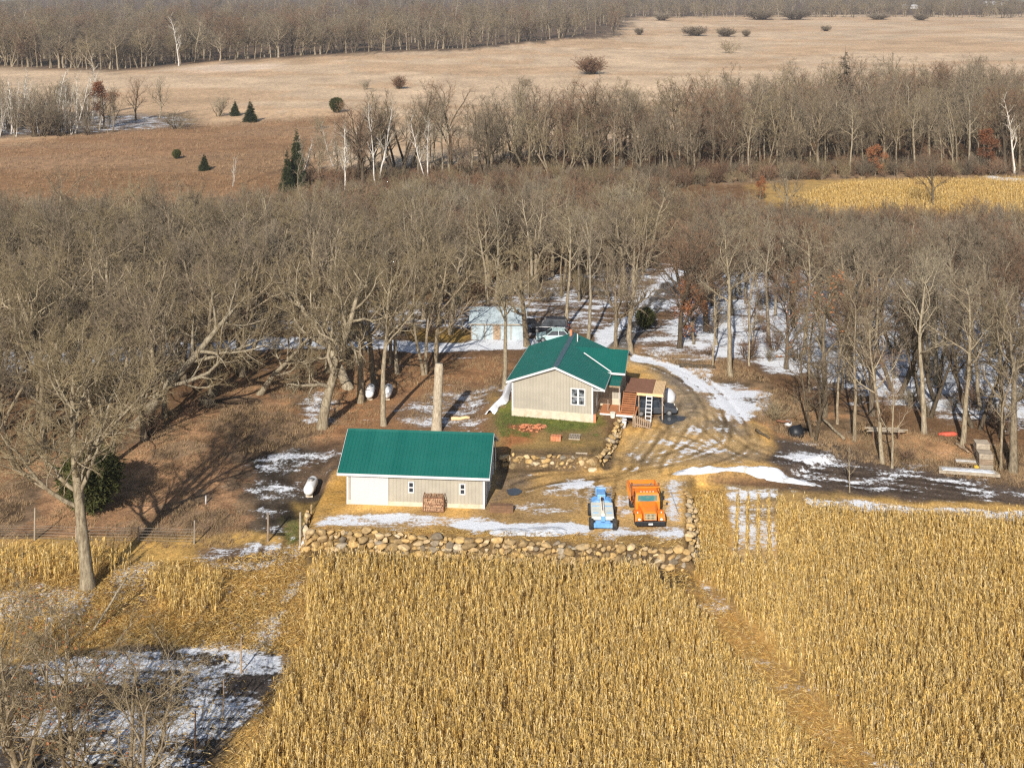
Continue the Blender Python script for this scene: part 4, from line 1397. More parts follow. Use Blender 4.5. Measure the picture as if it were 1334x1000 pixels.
# ------------------------------------------------------------------ corn
def corn(name, Pp, az, row, step, hgt, label, g, leafn=12, gapn=.40, w=.024, skip=None, jit=.13):
    ca, sa = math.cos(az), math.sin(az)
    Q = np.stack([Pp[:, 0] * ca - Pp[:, 1] * sa, Pp[:, 0] * sa + Pp[:, 1] * ca], 1)
    lo, hi = Q.min(0), Q.max(0)
    u, v = np.meshgrid(np.arange(lo[0], hi[0], row), np.arange(lo[1], hi[1], step))
    u, v = u.ravel(), v.ravel()
    u = u + g.normal(0, jit, len(u))
    v = v + g.uniform(-.5, .5, len(v)) * step
    x, y = u * ca + v * sa, -u * sa + v * ca
    d = sdist(Pp, x, y) + 1.1 * (fbm(x, y, 3.0, 5) - .5)
    k = (d < 0) & (g.random(len(x)) > .06)
    if skip:
        for C, dm in skip:
            k &= sdist(C, x, y) + 1.0 * (fbm(x, y, 2.0, 15) - .5) > dm
    thin = fbm(x, y, 2.2, 71)
    k &= (thin > gapn - .22 + .1 * g.random(len(x)))
    x, y = x[k], y[k]
    n = len(x)
    z = height(x, y)
    hh = hgt * g.uniform(.72, 1.12, n) * (.85 + .3 * fbm(x, y, 6, 31))
    base = np.stack([x, y, z - .05], 1)
    ln = g.normal(0, .09, (n, 2))
    top = base + np.stack([ln[:, 0] * hh, ln[:, 1] * hh, hh], 1)
    bent = g.random(n) < .12
    mid = base * .45 + top * .55
    top[bent, 2] = mid[bent, 2] + .1 * hh[bent]
    top[bent, :2] += g.normal(0, .45, (bent.sum(), 2))
    P3 = np.stack([base, mid, top], 1)
    st = tubes(P3, np.tile(np.array([[.016, .012, .004]]), (n, 1)), 3)
    hue = g.random(n)
    pal = np.array([(.74, .52, .18), (.69, .46, .14), (.78, .58, .25), (.62, .40, .12)])
    pc = pal[g.choice(4, n, p=[.42, .28, .2, .1])] * g.uniform(.9, 1.1, (n, 1))
    cs = [np.repeat(pc * .85, len(st[0]) // n, 0)]
    parts = [st]
    # leaves: arch out, then hang
    m = n * leafn
    bi = np.repeat(np.arange(n), leafn)
    t = g.uniform(.22, .95, m)
    tt = t[:, None]
    att = np.where(tt < .55, base[bi] + (mid[bi] - base[bi]) * tt / .55, mid[bi] + (top[bi] - mid[bi]) * (tt - .55) / .45)
    a = g.uniform(0, 6.28, m)
    out = np.stack([np.cos(a), np.sin(a), np.zeros(m)], 1)
    L = (g.uniform(.32, .72, m) * (1.1 - .3 * t))[:, None]
    rise = g.uniform(-.25, .55, m)[:, None]
    up_ = np.array([[0, 0, 1.]])
    p1 = att + out * L * .20 + up_ * L * rise * .6
    p2 = p1 + out * L * .10 - up_ * L * g.uniform(.35, .95, m)[:, None]
    sd_ = np.stack([-np.sin(a), np.cos(a), g.normal(0, .5, m)], 1)
    ww = (w * g.uniform(.6, 1.3, m))[:, None]
    V = np.stack([att - sd_ * ww * .5, att + sd_ * ww * .5, p1 + sd_ * ww, p1 - sd_ * ww, p2], 1).reshape(-1, 3)
    o5 = np.arange(m)[:, None] * 5
    parts.append((V, o5 + np.array([[0, 1, 2, 3]]), o5 + np.array([[3, 2, 4]])))
    lc = pc[bi] * g.uniform(.82, 1.18, (m, 1)) * np.array([[1, 1, 1.0]])
    pale = g.random(m) < .14
    lc[pale] = np.array([.78, .62, .34]) * g.uniform(.8, 1.1, (pale.sum(), 1))
    cs.append(np.repeat(lc, 5, 0))
    V, Qd, Tr = join(parts)
    me = mesh_np(name, V, [Qd, Tr])
    at = me.attributes.new('tint', 'FLOAT_COLOR', 'POINT')
    c4 = np.concatenate([np.concatenate(cs), np.ones((len(V), 1))], 1)
    at.data.foreach_set('color', c4.astype(np.float32).ravel())
    o = obj(name, me, M['corn'])
    return tag(o, label, 'corn', kind='stuff')


g5 = np.random.default_rng(3)
CZ = -1.3
LANE_W = poly([(862, 745), (884, 736), (985, 830), (1140, 1000), (1200, 1080), (1120, 1060), (1060, 990), (950, 860)], CZ)
corn('standing_corn', poly([(408, 738), (640, 745), (838, 752), (880, 785), (1120, 1020), (1230, 1150), (240, 1150), (355, 960), (372, 900), (398, 860), (402, 790)], CZ), ROW_A, .58, .12, 1.9,
     'standing dry corn in front of the boulder wall', g5, jit=.17, skip=[(LANE_W, .2)])
corn('standing_corn', poly([(1012, 672), (1334, 688), (1500, 697), (1800, 1150), (1130, 1150), (1100, 1000), (885, 765), (905, 745), (1012, 745)], CZ), ROW_B, .60, .12, 1.9,
     'standing dry corn right of the diagonal lane', g5, skip=[(LANE_W, .2)])
corn('corn_rows', poly([(948, 655), (1018, 657), (1018, 745), (952, 742)], CZ), ROW_B, .86, .13, 1.0, 'short corn rows with snow between them beside the yard', g5, gapn=.28, leafn=7, jit=.03)
corn('corn_stubble', poly([(902, 650), (944, 650), (948, 740), (900, 735)], CZ), ROW_B, .5, .16, .6, 'low trampled corn strip beside the boulder wall', g5, gapn=.1, leafn=8)
corn('corn_patch', poly([(198, 755), (285, 758), (285, 800), (262, 812), (215, 806), (195, 780)], CZ), ROW_A, .76, .2, 2.0, 'small block of standing corn left of the gate lane', g5)
corn('corn_patch', poly([(-60, 722), (0, 722), (150, 728), (178, 738), (90, 760), (0, 765), (-60, 765)], CZ), ROW_A, .76, .2, 1.9, 'strip of standing corn below the wire fence', g5)
corn('far_corn', poly([(1010, 268), (1100, 240), (1334, 234), (1700, 232), (1700, 282), (1334, 280), (1150, 276)], 0), R(12), .76, .34, 1.7, 'far golden corn beyond the woods at the right', g5, leafn=9, w=.03, gapn=.3)


def litter(name, Ps, g, label, size=.2):
    pts = []
    for Pp, n in Ps:
        lo, hi = Pp.min(0), Pp.max(0)
        cnd = g.uniform(lo, hi, (n * 4, 2))
        pts.append(cnd[sdist(Pp, cnd[:, 0], cnd[:, 1]) < 0][:n])
    P = np.concatenate(pts)
    n = len(P)
    z = height(P[:, 0], P[:, 1]) + g.uniform(.02, .22, n)
    c = np.stack([P[:, 0], P[:, 1], z], 1)
    a = g.uniform(0, 6.28, n)
    d = np.stack([np.cos(a), np.sin(a), g.normal(0, .28, n)], 1) * (size * g.uniform(.4, 1.4, n))[:, None]
    s = np.stack([-np.sin(a), np.cos(a), g.normal(0, .6, n)], 1) * (.017 * g.uniform(.5, 1.5, n))[:, None]
    V = np.stack([c - d - s * .4, c - d + s * .4, c + s, c + d, c - s], 1).reshape(-1, 3)
    o5 = np.arange(n)[:, None] * 5
    me = mesh_np(name, V, [o5 + np.array([[0, 1, 2, 4]]), o5 + np.array([[4, 2, 3]])])
    pal = np.array([(.62, .42, .135), (.52, .32, .085), (.72, .56, .28), (.36, .20, .06)])
    pc = pal[g.choice(4, n, p=[.4, .3, .15, .15])] * g.uniform(.75, 1.15, (n, 1))
    at = me.attributes.new('tint', 'FLOAT_COLOR', 'POINT')
    at.data.foreach_set('color', np.repeat(np.concatenate([pc, np.ones((n, 1))], 1), 5, 0).astype(np.float32).ravel())
    return tag(obj(name, me, M['corn']), label, 'corn litter', kind='stuff')


litter('corn_litter', [(poly([(0, 740), (290, 730), (395, 710), (405, 860), (330, 850), (170, 840), (0, 850)], CZ), 30000), (LANE_W, 7000), (poly([(903, 645), (945, 645), (950, 728), (900, 728)], CZ), 3500),
                       (poly([(400, 708), (890, 722), (900, 740), (400, 726)], CZ), 2500), (poly([(280, 1010), (380, 850), (420, 900), (400, 1060)], CZ), 3000), (poly([(380, 850), (1334, 850), (1334, 1060), (330, 1060)], CZ), 16000),
                       (poly([(0, 850), (330, 850), (300, 1060), (0, 1060)], CZ), 2500)],
       g5, 'fallen corn leaves and stalks on the field lanes')

exec_marker = True

# ------------------------------------------------------------------ stones
def _ico():
    import bmesh
    bm = bmesh.new()
    bmesh.ops.create_icosphere(bm, subdivisions=2, radius=1)
    v = np.array([p.co[:] for p in bm.verts])
    f = np.array([[q.index for q in p.verts] for p in bm.faces])
    bm.free()
    return v, f


ICO_V, ICO_F = _ico()
STONE_PAL = np.array([(.44, .29, .12), (.48, .35, .19), (.36, .25, .12), (.31, .26, .19), (.24, .19, .13), (.50, .40, .26)])


def stones(items, g):
    """items: (x, y, z, rx, ry, rz) -> V, F, colour"""
    Vs, Fs, Cs = [], [], []
    for i, (x, y, z, a, b, c) in enumerate(items):
        v = ICO_V.copy()
        k = g.normal(size=(9, 3))
        k /= np.linalg.norm(k, axis=1, keepdims=True)
        for q in k:                               # knock flat faces off the ball
            dd = v @ q
            lim = g.uniform(.34, .72)
            v = v - np.maximum(dd - lim, 0)[:, None] * q[None, :] * .96
        v = v * np.array([a, b, c])
        t = g.uniform(0, 6.28)
        v = np.stack([v[:, 0] * math.cos(t * .15) - v[:, 1] * math.sin(t * .15), v[:, 0] * math.sin(t * .15) + v[:, 1] * math.cos(t * .15), v[:, 2]], 1)
        Vs.append(v + np.array([x, y, z]))
        Fs.append(ICO_F + i * len(ICO_V))
        Cs.append(np.repeat((STONE_PAL[g.choice(6, p=[.40, .22, .24, .03, .06, .05])] * g.uniform(.6, 1.12))[None, :], len(v), 0))
    return np.concatenate(Vs), np.concatenate(Fs), np.concatenate(Cs)


def stone_wall(name, pts, zb, zt, label, g, size=.42, batter=.35, courses=3, side=1):
    items = []
    pts = [np.array(p) for p in pts]
    for A, B in zip(pts[:-1], pts[1:]):
        L = np.linalg.norm(B - A)
        d = (B - A) / L
        nrm = np.array([d[1], -d[0]]) * side
        for c in range(courses):
            s = g.uniform(0, .4)
            hh = (zt - zb) / courses
            while s < L:
                a = size * g.choice([.55, .8, 1.0, 1.3, 1.6], p=[.2, .25, .25, .2, .1]) * g.uniform(.88, 1.12)
                p = A + d * s + nrm * (batter * (1 - (c + .5) / courses)) + nrm * g.normal(0, .07)
                rz_ = hh * g.uniform(.5, .72) * (1 + .35 * (a > size * 1.15))
                items.append((p[0], p[1], zb + hh * (c + .5) + g.normal(0, .08), a * (abs(d[0]) + .6 * abs(d[1])), a * (.65 * abs(d[0]) + abs(d[1])), rz_))
                s += a * 1.3
    V, F, C = stones(items, g)
    me = mesh_np(name, V, [F], smooth=False)
    at = me.attributes.new('tint', 'FLOAT_COLOR', 'POINT')
    at.data.foreach_set('color', np.concatenate([C, np.ones((len(C), 1))], 1).astype(np.float32).ravel())
    return tag(obj(name, me, M['stone']), label, 'stone wall')


g6 = np.random.default_rng(12)
wl = [G(x, y)[:2] for x, y in [(400, 690), (460, 693), (520, 696), (640, 702), (760, 711), (830, 714), (897, 717)]]
stone_wall('boulder_wall', wl, -1.35, .15, 'long boulder retaining wall between the yard and the standing corn', g6, .40, .62, 4)
stone_wall('boulder_wall', [G(x, y)[:2] for x, y in [(897, 716), (897, 690), (896, 660), (893, 640)]], -1.2, .18, 'short boulder wall running back beside the orange truck', g6, .40, .8, 4)
stone_wall('boulder_wall', [G(x, y)[:2] for x, y in [(399, 690), (402, 672), (408, 656)]], -1.2, .05, 'short boulder wall turning the left corner of the yard', g6, .45, .35, 2, -1)
lw = [G(x, y, 0)[:2] for x, y in [(652, 606), (690, 607), (740, 609), (775, 610)]]
stone_wall('lawn_wall', lw, -.05, 1.02, 'low stone wall holding the front lawn beside the garage', g6, .36, .3, 3)
stone_wall('lawn_wall', [G(x, y, 0)[:2] for x, y in [(775, 609), (788, 600), (797, 582), (803, 566), (808, 556)]], -.05, 1.0, 'stone wall curving up beside the path to the porch', g6, .34, .25, 3)


# ------------------------------------------------------------------ garage
def gable_roof(mb, x0, x1, y0, y1, ze, zr, th=.1, ribs=None, axis='x'):
    """two sloping slabs over a rectangle; ridge along axis"""
    if axis == 'x':
        ym = (y0 + y1) / 2
        for ya, yb, za, zb in ((y0, ym, ze, zr), (ym, y1, zr, ze)):
            mb.prism([(ya, za), (yb, zb), (yb, zb + th), (ya, za + th)], x0, x1, 'x')
            if ribs:
                n = int((x1 - x0) / ribs)
                for i in range(n + 1):
                    xx = x0 + .02 + i * (x1 - x0 - .04) / n
                    mb.prism([(ya + .002, za + th), (yb - .002, zb + th), (yb - .002, zb + th + .03), (ya + .002, za + th + .03)], xx - .02, xx + .02, 'x')
    return mb


GA = R(-4.6)
gl = Vector(G(452, 656))
gar = empty('garage', gl, GA, 'tan metal-sided garage with a green ribbed metal roof and a white sliding door', 'garage')
GW, GD, GH = 11.55, 7.2, 2.62
rise = 2.08
mb = MB()
wall_out = [(0, .36), (GD, .36), (GD, GH), (GD / 2, GH + rise * .86), (0, GH)]
mb.prism(wall_out, 0, GW, 'x')
mb.build('wall', M['siding'], gar)
MB().box(-.03, GW + .03, -.03, GD + .03, -.3, .36).build('foundation', M['concrete'], gar)
rf = MB()
gable_roof(rf, -.72, GW + .45, -.45, GD + .45, GH + .05, GH + .05 + rise, .07, .3)
roof = rf.build('roof', M['roof'], gar)
mb = MB()
ym = GD / 2
mb.box(-.72, GW + .45, -.475, -.45, GH - .08, GH + .12)
mb.box(-.72, GW + .45, GD + .45, GD + .475, GH - .08, GH + .12)
for xx in (-.75, GW + .45):
    for ya, yb, za, zb in ((-.475, ym, GH + .02, GH + .02 + rise), (ym, GD + .475, GH + .02 + rise, GH + .02)):
        mb.prism([(ya, za - .1), (yb, zb - .1), (yb, zb + .11), (ya, za + .11)], xx, xx + .03, 'x')
mb.build('fascia', M['white'], gar)
MB().prism([(ym - .18, GH + .1 + rise - .06), (ym, GH + .15 + rise), (ym + .18, GH + .1 + rise - .06), (ym, GH + .17 + rise + .02)], -.71, GW + .44, 'x').build('ridge_cap', M['roof'], gar)
for xx in (-.02, GW - .13):
    MB().box(xx, xx + .15, -.035, -.003, .0, GH).build('corner_trim', M['white'], gar)
MB().box(GW + .003, GW + .035, -.035, .15, .0, GH).build('corner_trim', M['white'], gar)
dr = MB().box(.42, 3.42, -.06, -.004, .04, GH - .05).build('sliding_door', M['white_door'], gar)
mb = MB()
for xx in (.36, 3.42):
    mb.box(xx, xx + .06, -.075, -.004, .04, GH - .05)
mb.box(.3, 3.6, -.09, -.062, GH - .12, GH - .03)
mb.build('door_frame', M['white'], dr)
mb = MB()
for k in range(1, 7):
    mb.box(.42 + k * 3 / 7 - .01, .42 + k * 3 / 7 + .01, -.066, -.0602, .06, GH - .14)
mb.build('door_seam', M['tarp'], dr)
for ux, zc in ((5.42, 1.58), (9.72, 1.58)):
    w_, h_ = .25, .47
    fr_ = MB()
    fr_.box(ux - w_, ux - w_ + .09, -.05, -.002, zc - h_, zc + h_)
    fr_.box(ux + w_ - .09, ux + w_, -.05, -.002, zc - h_, zc + h_)
    for zz in (zc - h_, zc + h_ - .09, zc - .05):
        fr_.box(ux - w_ + .09, ux + w_ - .09, -.05, -.002, zz, zz + .09)
    wn = MB().box(ux - w_ + .02, ux + w_ - .02, -.03, -.004, zc - h_ + .02, zc + h_ - .02).build('window', M['glass_dark'], gar)
    fr_.build('frame', M['white'], wn)
# gable end with its two big doors
for ya in (.75, 3.95):
    d_ = MB().box(GW + .004, GW + .05, ya, ya + 2.6, .04, 2.55).build('overhead_door', M['white_door'], gar)
    mb = MB()
    for yy in (ya - .12, ya + 2.6):
        mb.box(GW + .004, GW + .12, yy, yy + .12, .04, 2.67)
    mb.box(GW + .004, GW + .12, ya, ya + 2.6, 2.55, 2.67)
    for k in range(1, 4):
        mb.box(GW + .05, GW + .056, ya + .02, ya + 2.58, .04 + k * .63 - .012, .04 + k * .63 + .012)
    mb.build('door_frame', M['white'], d_)
MB().tube([(GW + .2, GD + .3, GH), (GW + .2, GD + .3, .1)], .05, 6).build('downspout', M['white'], gar)

# ------------------------------------------------------------------ house
HA = R(-12.5)
hl = Vector((0.0, 112.9, .95))
hs = empty('house', hl, HA, 'tan ranch house with a green gabled roof, side wing and concrete foundation', 'house')
HW, HL, HF, HE = 8.0, 10.2, .85, 3.45        # gable width, length, foundation top, eave
hr = 1.72
mb = MB()
mb.prism([(0, HF), (HW, HF), (HW, HE), (HW / 2 + .35, HE + hr * .88), (0, HE)], 0, HL, 'y')
# wing: joins the right side, its ridge along x
WX0, WX1, WY0, WY1 = HW - .5, HW + 2.05, 4.6, 9.6
mb.prism([(WY0, HF), (WY1, HF), (WY1, HE - .02), ((WY0 + WY1) / 2, HE + 1.15), (WY0, HE - .02)], WX0, WX1, 'x')
mb.build('wall', M['siding'], hs)
mb = MB().box(-.03, HW + .03, -.03, HL + .03, -.9, HF)
mb.box(HW + .031, WX1 + .03, WY0 - .03, WY1 + .03, -1.1, HF)
mb.build('foundation', M['concrete'], hs)
MB().box(HW + .032, HW + .3, -.02, .3, -.9, HF - .05).build('brick_pier', M['brick'], hs)
# main roof
x0, x1, xm = -.5, HW + 1.2, HW / 2 + .35
ya, yb, th = -.4, HL + .4, .1
zE, zR = HE - .02, HE + hr
zE1 = HE - .12
rf = MB()
rf.prism([(x0, zE), (xm, zR), (xm, zR + th), (x0, zE + th)], ya, yb, 'y')
rf.prism([(xm, zR), (x1, zE1), (x1, zE1 + th), (xm, zR + th)], ya, yb, 'y')
for i in range(33):
    yy = ya + .03 + i * (yb - ya - .06) / 32
    rf.prism([(x0 + .002, zE + th), (xm, zR + th), (xm, zR + th + .03), (x0 + .002, zE + th + .03)], yy - .02, yy + .02, 'y')
    rf.prism([(xm, zR + th), (x1 - .002, zE1 + th), (x1 - .002, zE1 + th + .03), (xm, zR + th + .03)], yy - .02, yy + .02, 'y')
# wing roof
wy0, wy1, wm = WY0 - .45, WY1 + .45, (WY0 + WY1) / 2
wze, wzr = HE + .03, HE + 1.42
for a_, b_, za, zb in ((wy0, wm, wze, wzr), (wm, wy1, wzr, wze)):
    rf.prism([(a_, za), (b_, zb), (b_, zb + th), (a_, za + th)], xm + .3, WX1 + .55, 'x')
    for i in range(27):
        xx = xm + .35 + i * (WX1 + .2 - xm) / 26 - .02
        rf.prism([(a_ + .002, za + th), (b_ - .002, zb + th), (b_ - .002, zb + th + .03), (a_ + .002, za + th + .03)], xx, xx + .04, 'x')
roof = rf.build('roof', M['roof'], hs)
MB().prism([(xm - .26, zR + th - .04), (xm, zR + th + .07), (xm + .26, zR + th - .04), (xm, zR + th + .10)], ya, yb, 'y').build('ridge_cap', M['ridge'], roof)
MB().tube([(xm - .1, HL - .7, zR), (xm - .1, HL - .7, zR + .75)], .16, 10).build('chimney', M['brick'], roof)
MB().tube([(xm + .75, HL - 1.6, zR - .2), (xm + .75, HL - 1.6, zR + .65)], .06, 8).build('vent_pipe', M['white'], roof)
# valley flashing
MB().tube([(xm + 1.9, wy0 + 1.5, zR - .32), (x1 + .05, wy0 - .05, wze + .16)], .06, 6).build('valley_flashing', M['white'], roof)
mb = MB()
for yy in (ya - .03, yb):
    mb.prism([(x0, zE - .1), (xm, zR - .1), (xm, zR + th + .01), (x0, zE + th + .01)], yy, yy + .03, 'y')
    mb.prism([(xm, zR - .1), (x1, zE1 - .1), (x1, zE1 + th + .01), (xm, zR + th + .01)], yy, yy + .03, 'y')
mb.box(x0 - .03, x0, ya, yb, zE - .1, zE + .1)
mb.box(x1, x1 + .03, ya, wy0 - .1, zE1 - .1, zE1 + .1)
mb.box(HW + .75, WX1 + .55, wy0 - .03, wy0, wze - .1, wze + .1)
for a_, b_, za, zb in ((wy0, wm, wze, wzr), (wm, wy1, wzr, wze)):
    mb.prism([(a_, za - .1), (b_, zb - .1), (b_, zb + th + .01), (a_, za + th + .01)], WX1 + .55, WX1 + .58, 'x')
mb.build('fascia', M['white'], hs)
MB().box(HW + .004, HW + 1.19, -.39, wy0 - .1, HE - .2, HE - .14).build('soffit', M['white'], hs)
for xx in (-.02, HW - .13):
    MB().box(xx, xx + .15, -.035, -.003, HF - .6 if xx > 1 else HF - .3, HE).build('corner_trim', M['white'], hs)
MB().box(WX1 - .13, WX1 + .02, WY0 - .035, WY0 - .003, HF, HE).build('corner_trim', M['white'], hs)
MB().box(WX1 + .003, WX1 + .035, WY0 - .02, WY0 + .15, HF, HE).build('corner_trim', M['white'], hs)


def window(parent, ux, zc, w_, h_, yf, two=True, m='glass'):
    fr_ = MB()
    fr_.box(ux - w_, ux - w_ + .1, yf - .05, yf - .002, zc - h_, zc + h_)
    fr_.box(ux + w_ - .1, ux + w_, yf - .05, yf - .002, zc - h_, zc + h_)
    for zz in (zc - h_, zc + h_ - .1):
        fr_.box(ux - w_ + .1, ux + w_ - .1, yf - .05, yf - .002, zz, zz + .1)
    if two:
        fr_.box(ux - .08, ux + .08, yf - .05, yf - .002, zc - h_ + .1, zc + h_ - .1)
    for a_, b_ in ((-w_ + .1, -.08), (.08, w_ - .1)):
        fr_.box(ux + a_, ux + b_, yf - .04, yf - .002, zc - .03, zc + .03)
    wn = MB().box(ux - w_ + .03, ux + w_ - .03, yf - .025, yf - .004, zc - h_ + .03, zc + h_ - .03).build('window', M[m], parent)
    fr_.build('frame', M['white'], wn)
    return wn


window(hs, 6.55, 2.42, .72, .82, 0)
# side door and window in the recess wall
MB().box(HW + .004, HW + .05, 2.2, 3.1, HF + .02, HF + 2.05).build('door', M['white'], hs)
# small porch roof over the steps
MB().prism([(WY0 - 1.9, HE - .75), (WY0 - .02, HE - .35), (WY0 - .02, HE - .27), (WY0 - 1.9, HE - .67)], HW + .9, HW + 2.3, 'x').build('porch_roof', M['roof'], hs)
MB().box(HW + .9, HW + 2.3, WY0 - 1.93, WY0 - 1.9, HE - .83, HE - .66).build('porch_fascia', M['wood_old'], hs)
MB().box(HW + 1.05, HW + 1.13, WY0 - 1.86, WY0 - 1.78, .2, HE - .74).build('porch_post', M['wood_grey'], hs)
MB().box(HW + 2.18, HW + 2.26, WY0 - 1.86, WY0 - 1.78, .2, HE - .74).build('porch_post', M['wood_grey'], hs)
# porch floor with white skirt board
pf = MB()
for i in range(9):
    pf.box(HW + .35, HW + 3.9, WY0 - 2.4 + i * .26, WY0 - 2.4 + i * .26 + .25, .2, .26)
pf.build('porch_floor', M['deck_red'], hs)
mb = MB()
mb.box(HW + .35, HW + 3.9, WY0 - 2.45, WY0 - 2.41, .0, .2)
mb.build('porch_skirt', M['white'], hs)
for xx in (HW + .45, HW + 2.0, HW + 3.7):
    MB().box(xx, xx + .12, WY0 - 2.38, WY0 - 2.26, -1.1, .2).build('porch_pier', M['wood_grey'], hs)
# upper deck, right of the wing
DZ = 1.55
dk = empty('deck', Vector((*(hs.matrix_basis @ Vector((WX1 + .45, WY0 + .2, 0)))[:2], 0)), HA, 'brown raised deck with red-brown steps and a pale lumber extension beside the house', 'deck')
DZ = 2.55
df = MB()
for i in range(16):
    df.box(-.0, 2.75, .0 + i * .25, .24 + i * .25, DZ - .06, DZ)
df.build('deck_floor', M['deck'], dk)
df = MB()
for i in range(8):
    df.box(2.78 + i * .135, 2.90 + i * .135, -.15, 3.6, DZ - .04, DZ + .02)
df.build('deck_extension', M['wood_new'], dk)
MB().box(1.25, 3.86, -.22, -.16, DZ - .25, DZ - .0).build('rim_board', M['wood_new'], dk)
for xx, yy in ((1.35, -.1), (3.7, -.1), (3.7, 3.4), (.1, 3.8)):
    MB().box(xx, xx + .12, yy, yy + .12, -.1, DZ - .06).build('deck_post', M['wood_old'], dk)
st = MB()
for i in range(9):
    t0 = i / 9
    st.box(-.05, 1.18, -.3 - i * .26, -.02 - i * .26, DZ - .06 - (i + 1) * .125, DZ - .02 - (i + 1) * .125)
st.build('steps', M['deck_red'], dk)
mb = MB()
for xx in (-.1, 1.18):
    mb.prism([(0, DZ - .3), (0, DZ), (-2.45, DZ - 1.2), (-2.45, DZ - 1.5)], xx, xx + .05, 'x')
mb.build('stringer', M['deck_red'], dk)
ol = MB()
for xx in (2.2, 2.75):
    ol.prism([(-.25, DZ - .05), (-1.9, 0), (-2.08, 0), (-.43, DZ - .05)], xx, xx + .06, 'x')
for i in range(8):
    t = (i + .5) / 8
    ol.box(2.26, 2.75, -.46 - t * 1.62, -.22 - t * 1.62, (DZ - .05) * (1 - t) - .02, (DZ - .05) * (1 - t) + .03)
tag(ol.build('ladder_steps', M['white'], dk), 'pale open-tread stair to the ground')
rl = MB()
for i in range(9):
    xx = 1.1 + i * .2
    zt_ = 1.35 - i * .07
    rl.box(xx, xx + .13, -2.72, -2.67, .1, zt_)
rl.prism([(1.05, 1.15), (2.9, .5), (2.9, .62), (1.05, 1.27)], -2.66, -2.6, 'y')
rl.prism([(1.05, .42), (2.9, .0), (2.9, .14), (1.05, .56)], -2.78, -2.73, 'y')
rl.build('step_rail', M['wood_old'], dk)
# loose things round the porch
def W(o, x, y, z=0):
    return (o.matrix_basis @ Vector((x, y, z)))


p = W(hs, HW + 2.75, WY0 - 2.75)
b_ = empty('bucket', (p.x, p.y, 0), 0, 'white plastic bucket under the porch edge', 'bucket')
MB().cyl((0, 0, .02), (0, 0, .7), .24, .28, 14).build('body', M['white'], b_, True)
MB().cyl((0, 0, .8), (0, 0, .86), .32, .32, 14).build('lid', M['white'], b_)
p = W(hs, HW + 1.7, WY0 - 2.9)
MBb = MB().cyl((0, 0, 0), (0, 0, .45), .22, .26, 12)
MBb.cyl((0, 0, .45), (0, 0, .49), .28, .28, 12)
bk = tag(MBb.build('bucket', M['cream']), 'cream bucket left of the white bucket under the porch', 'bucket')
bk.location = (p.x, p.y, hz(p.x, p.y))
for (px_, py_, ln_, lab) in ((836, 552, 1.7, 'white board lying on the ground in front of the deck rail'), (803, 549, 1.3, 'white board lying at the foot of the porch')):
    x, y, z = GG(px_, py_)
    q = tag(MB().box(-ln_ / 2, ln_ / 2, -.16, .16, 0, .06).build('board', M['white']), lab, 'board')
    q.location, q.rotation_euler = (x, y, z), (0, 0, R(-6))

# ------------------------------------------------------------------ vehicles
def wheel(parent, x, y, r, wd, side, rimm='metal', name='wheel'):
    s = side
    t = MB()
    prof = [(.62, -wd / 2), (.9, -wd / 2), (1, -wd * .36), (1, wd * .36), (.9, wd / 2), (.62, wd / 2)]
    n = 20
    rings = [[(x + b, y + math.cos(2 * math.pi * i / n) * a * r, r + math.sin(2 * math.pi * i / n) * a * r) for i in range(n)] for a, b in prof]
    v = [p for q in rings for p in q]
    f = []
    for k in range(len(rings)):
        k2 = (k + 1) % len(rings)
        for i in range(n):
            j = (i + 1) % n
            f.append((k * n + i, k * n + j, k2 * n + j, k2 * n + i))
    t.add(v, f)
    o = t.build(name, M['tyre'], parent, True)
    MB().cyl((x - wd * .3, y, r), (x + wd * .34 * s + (0 if s > 0 else 0), y, r), r * .62, r * .58, 16).build('rim', M[rimm], o)
    return o


# orange dump truck, nose to the camera
x, y, z = GG(846, 685.5)
tk = empty('dump_truck', (x, y, z), R(1.5), 'orange dump truck parked facing the boulder wall', 'truck')
# local: -y is forward; y=0 at the front axle contact line
for s in (-1, 1):
    wheel(tk, s * 1.0, .35, .48, .30, s, 'orange_dull').scale = (1, 1, 1 / .9)
for s in (-1, 1):
    wheel(tk, s * .92, 3.45, .48, .52, s, 'orange_dull').scale = (1, 1, 1 / .9)
fr = MB()
for s in (-1, 1):
    fr.box(s * .42 - .06, s * .42 + .06, -.45, 4.5, .62, .82)
fr.box(-.9, .9, .29, .41, .42, .56)
fr.box(-.8, .8, 3.37, 3.53, .42, .58)
fr.build('chassis', M['black'], tk)
MB().box(-1.17, 1.17, -.72, -.52, .42, .78, bev=.04).build('bumper', M['black'], tk)
MB().box(-.17, .17, -.735, -.722, .52, .66).build('licence_plate', M['plate'], tk)
hd = MB()
hd.loft([[(-.52, -.5, .78), (.52, -.5, .78), (.52, -.5, 1.42), (.36, -.5, 1.52), (-.36, -.5, 1.52), (-.52, -.5, 1.42)],
         [(-.62, .15, .78), (.62, .15, .78), (.62, .15, 1.52), (.44, .15, 1.64), (-.44, .15, 1.64), (-.62, .15, 1.52)],
         [(-.78, .95, .78), (.78, .95, .78), (.78, .95, 1.62), (.6, .95, 1.76), (-.6, .95, 1.76), (-.78, .95, 1.62)]])
hd.build('hood', M['orange'], tk, bevel=.03)
gr = MB()
gr.box(-.44, .44, -.545, -.505, .86, 1.42)
gr.build('grille', M['black'], tk)
gb = MB()
for k in range(9):
    gb.box(-.42 + k * .105 - .02, -.42 + k * .105 + .02, -.575, -.546, .88, 1.40)
for k in range(3):
    gb.box(-.44, .44, -.57, -.547, .9 + k * .235, .93 + k * .235)
gb.build('grille_bars', M['chrome_dirty'], tk)
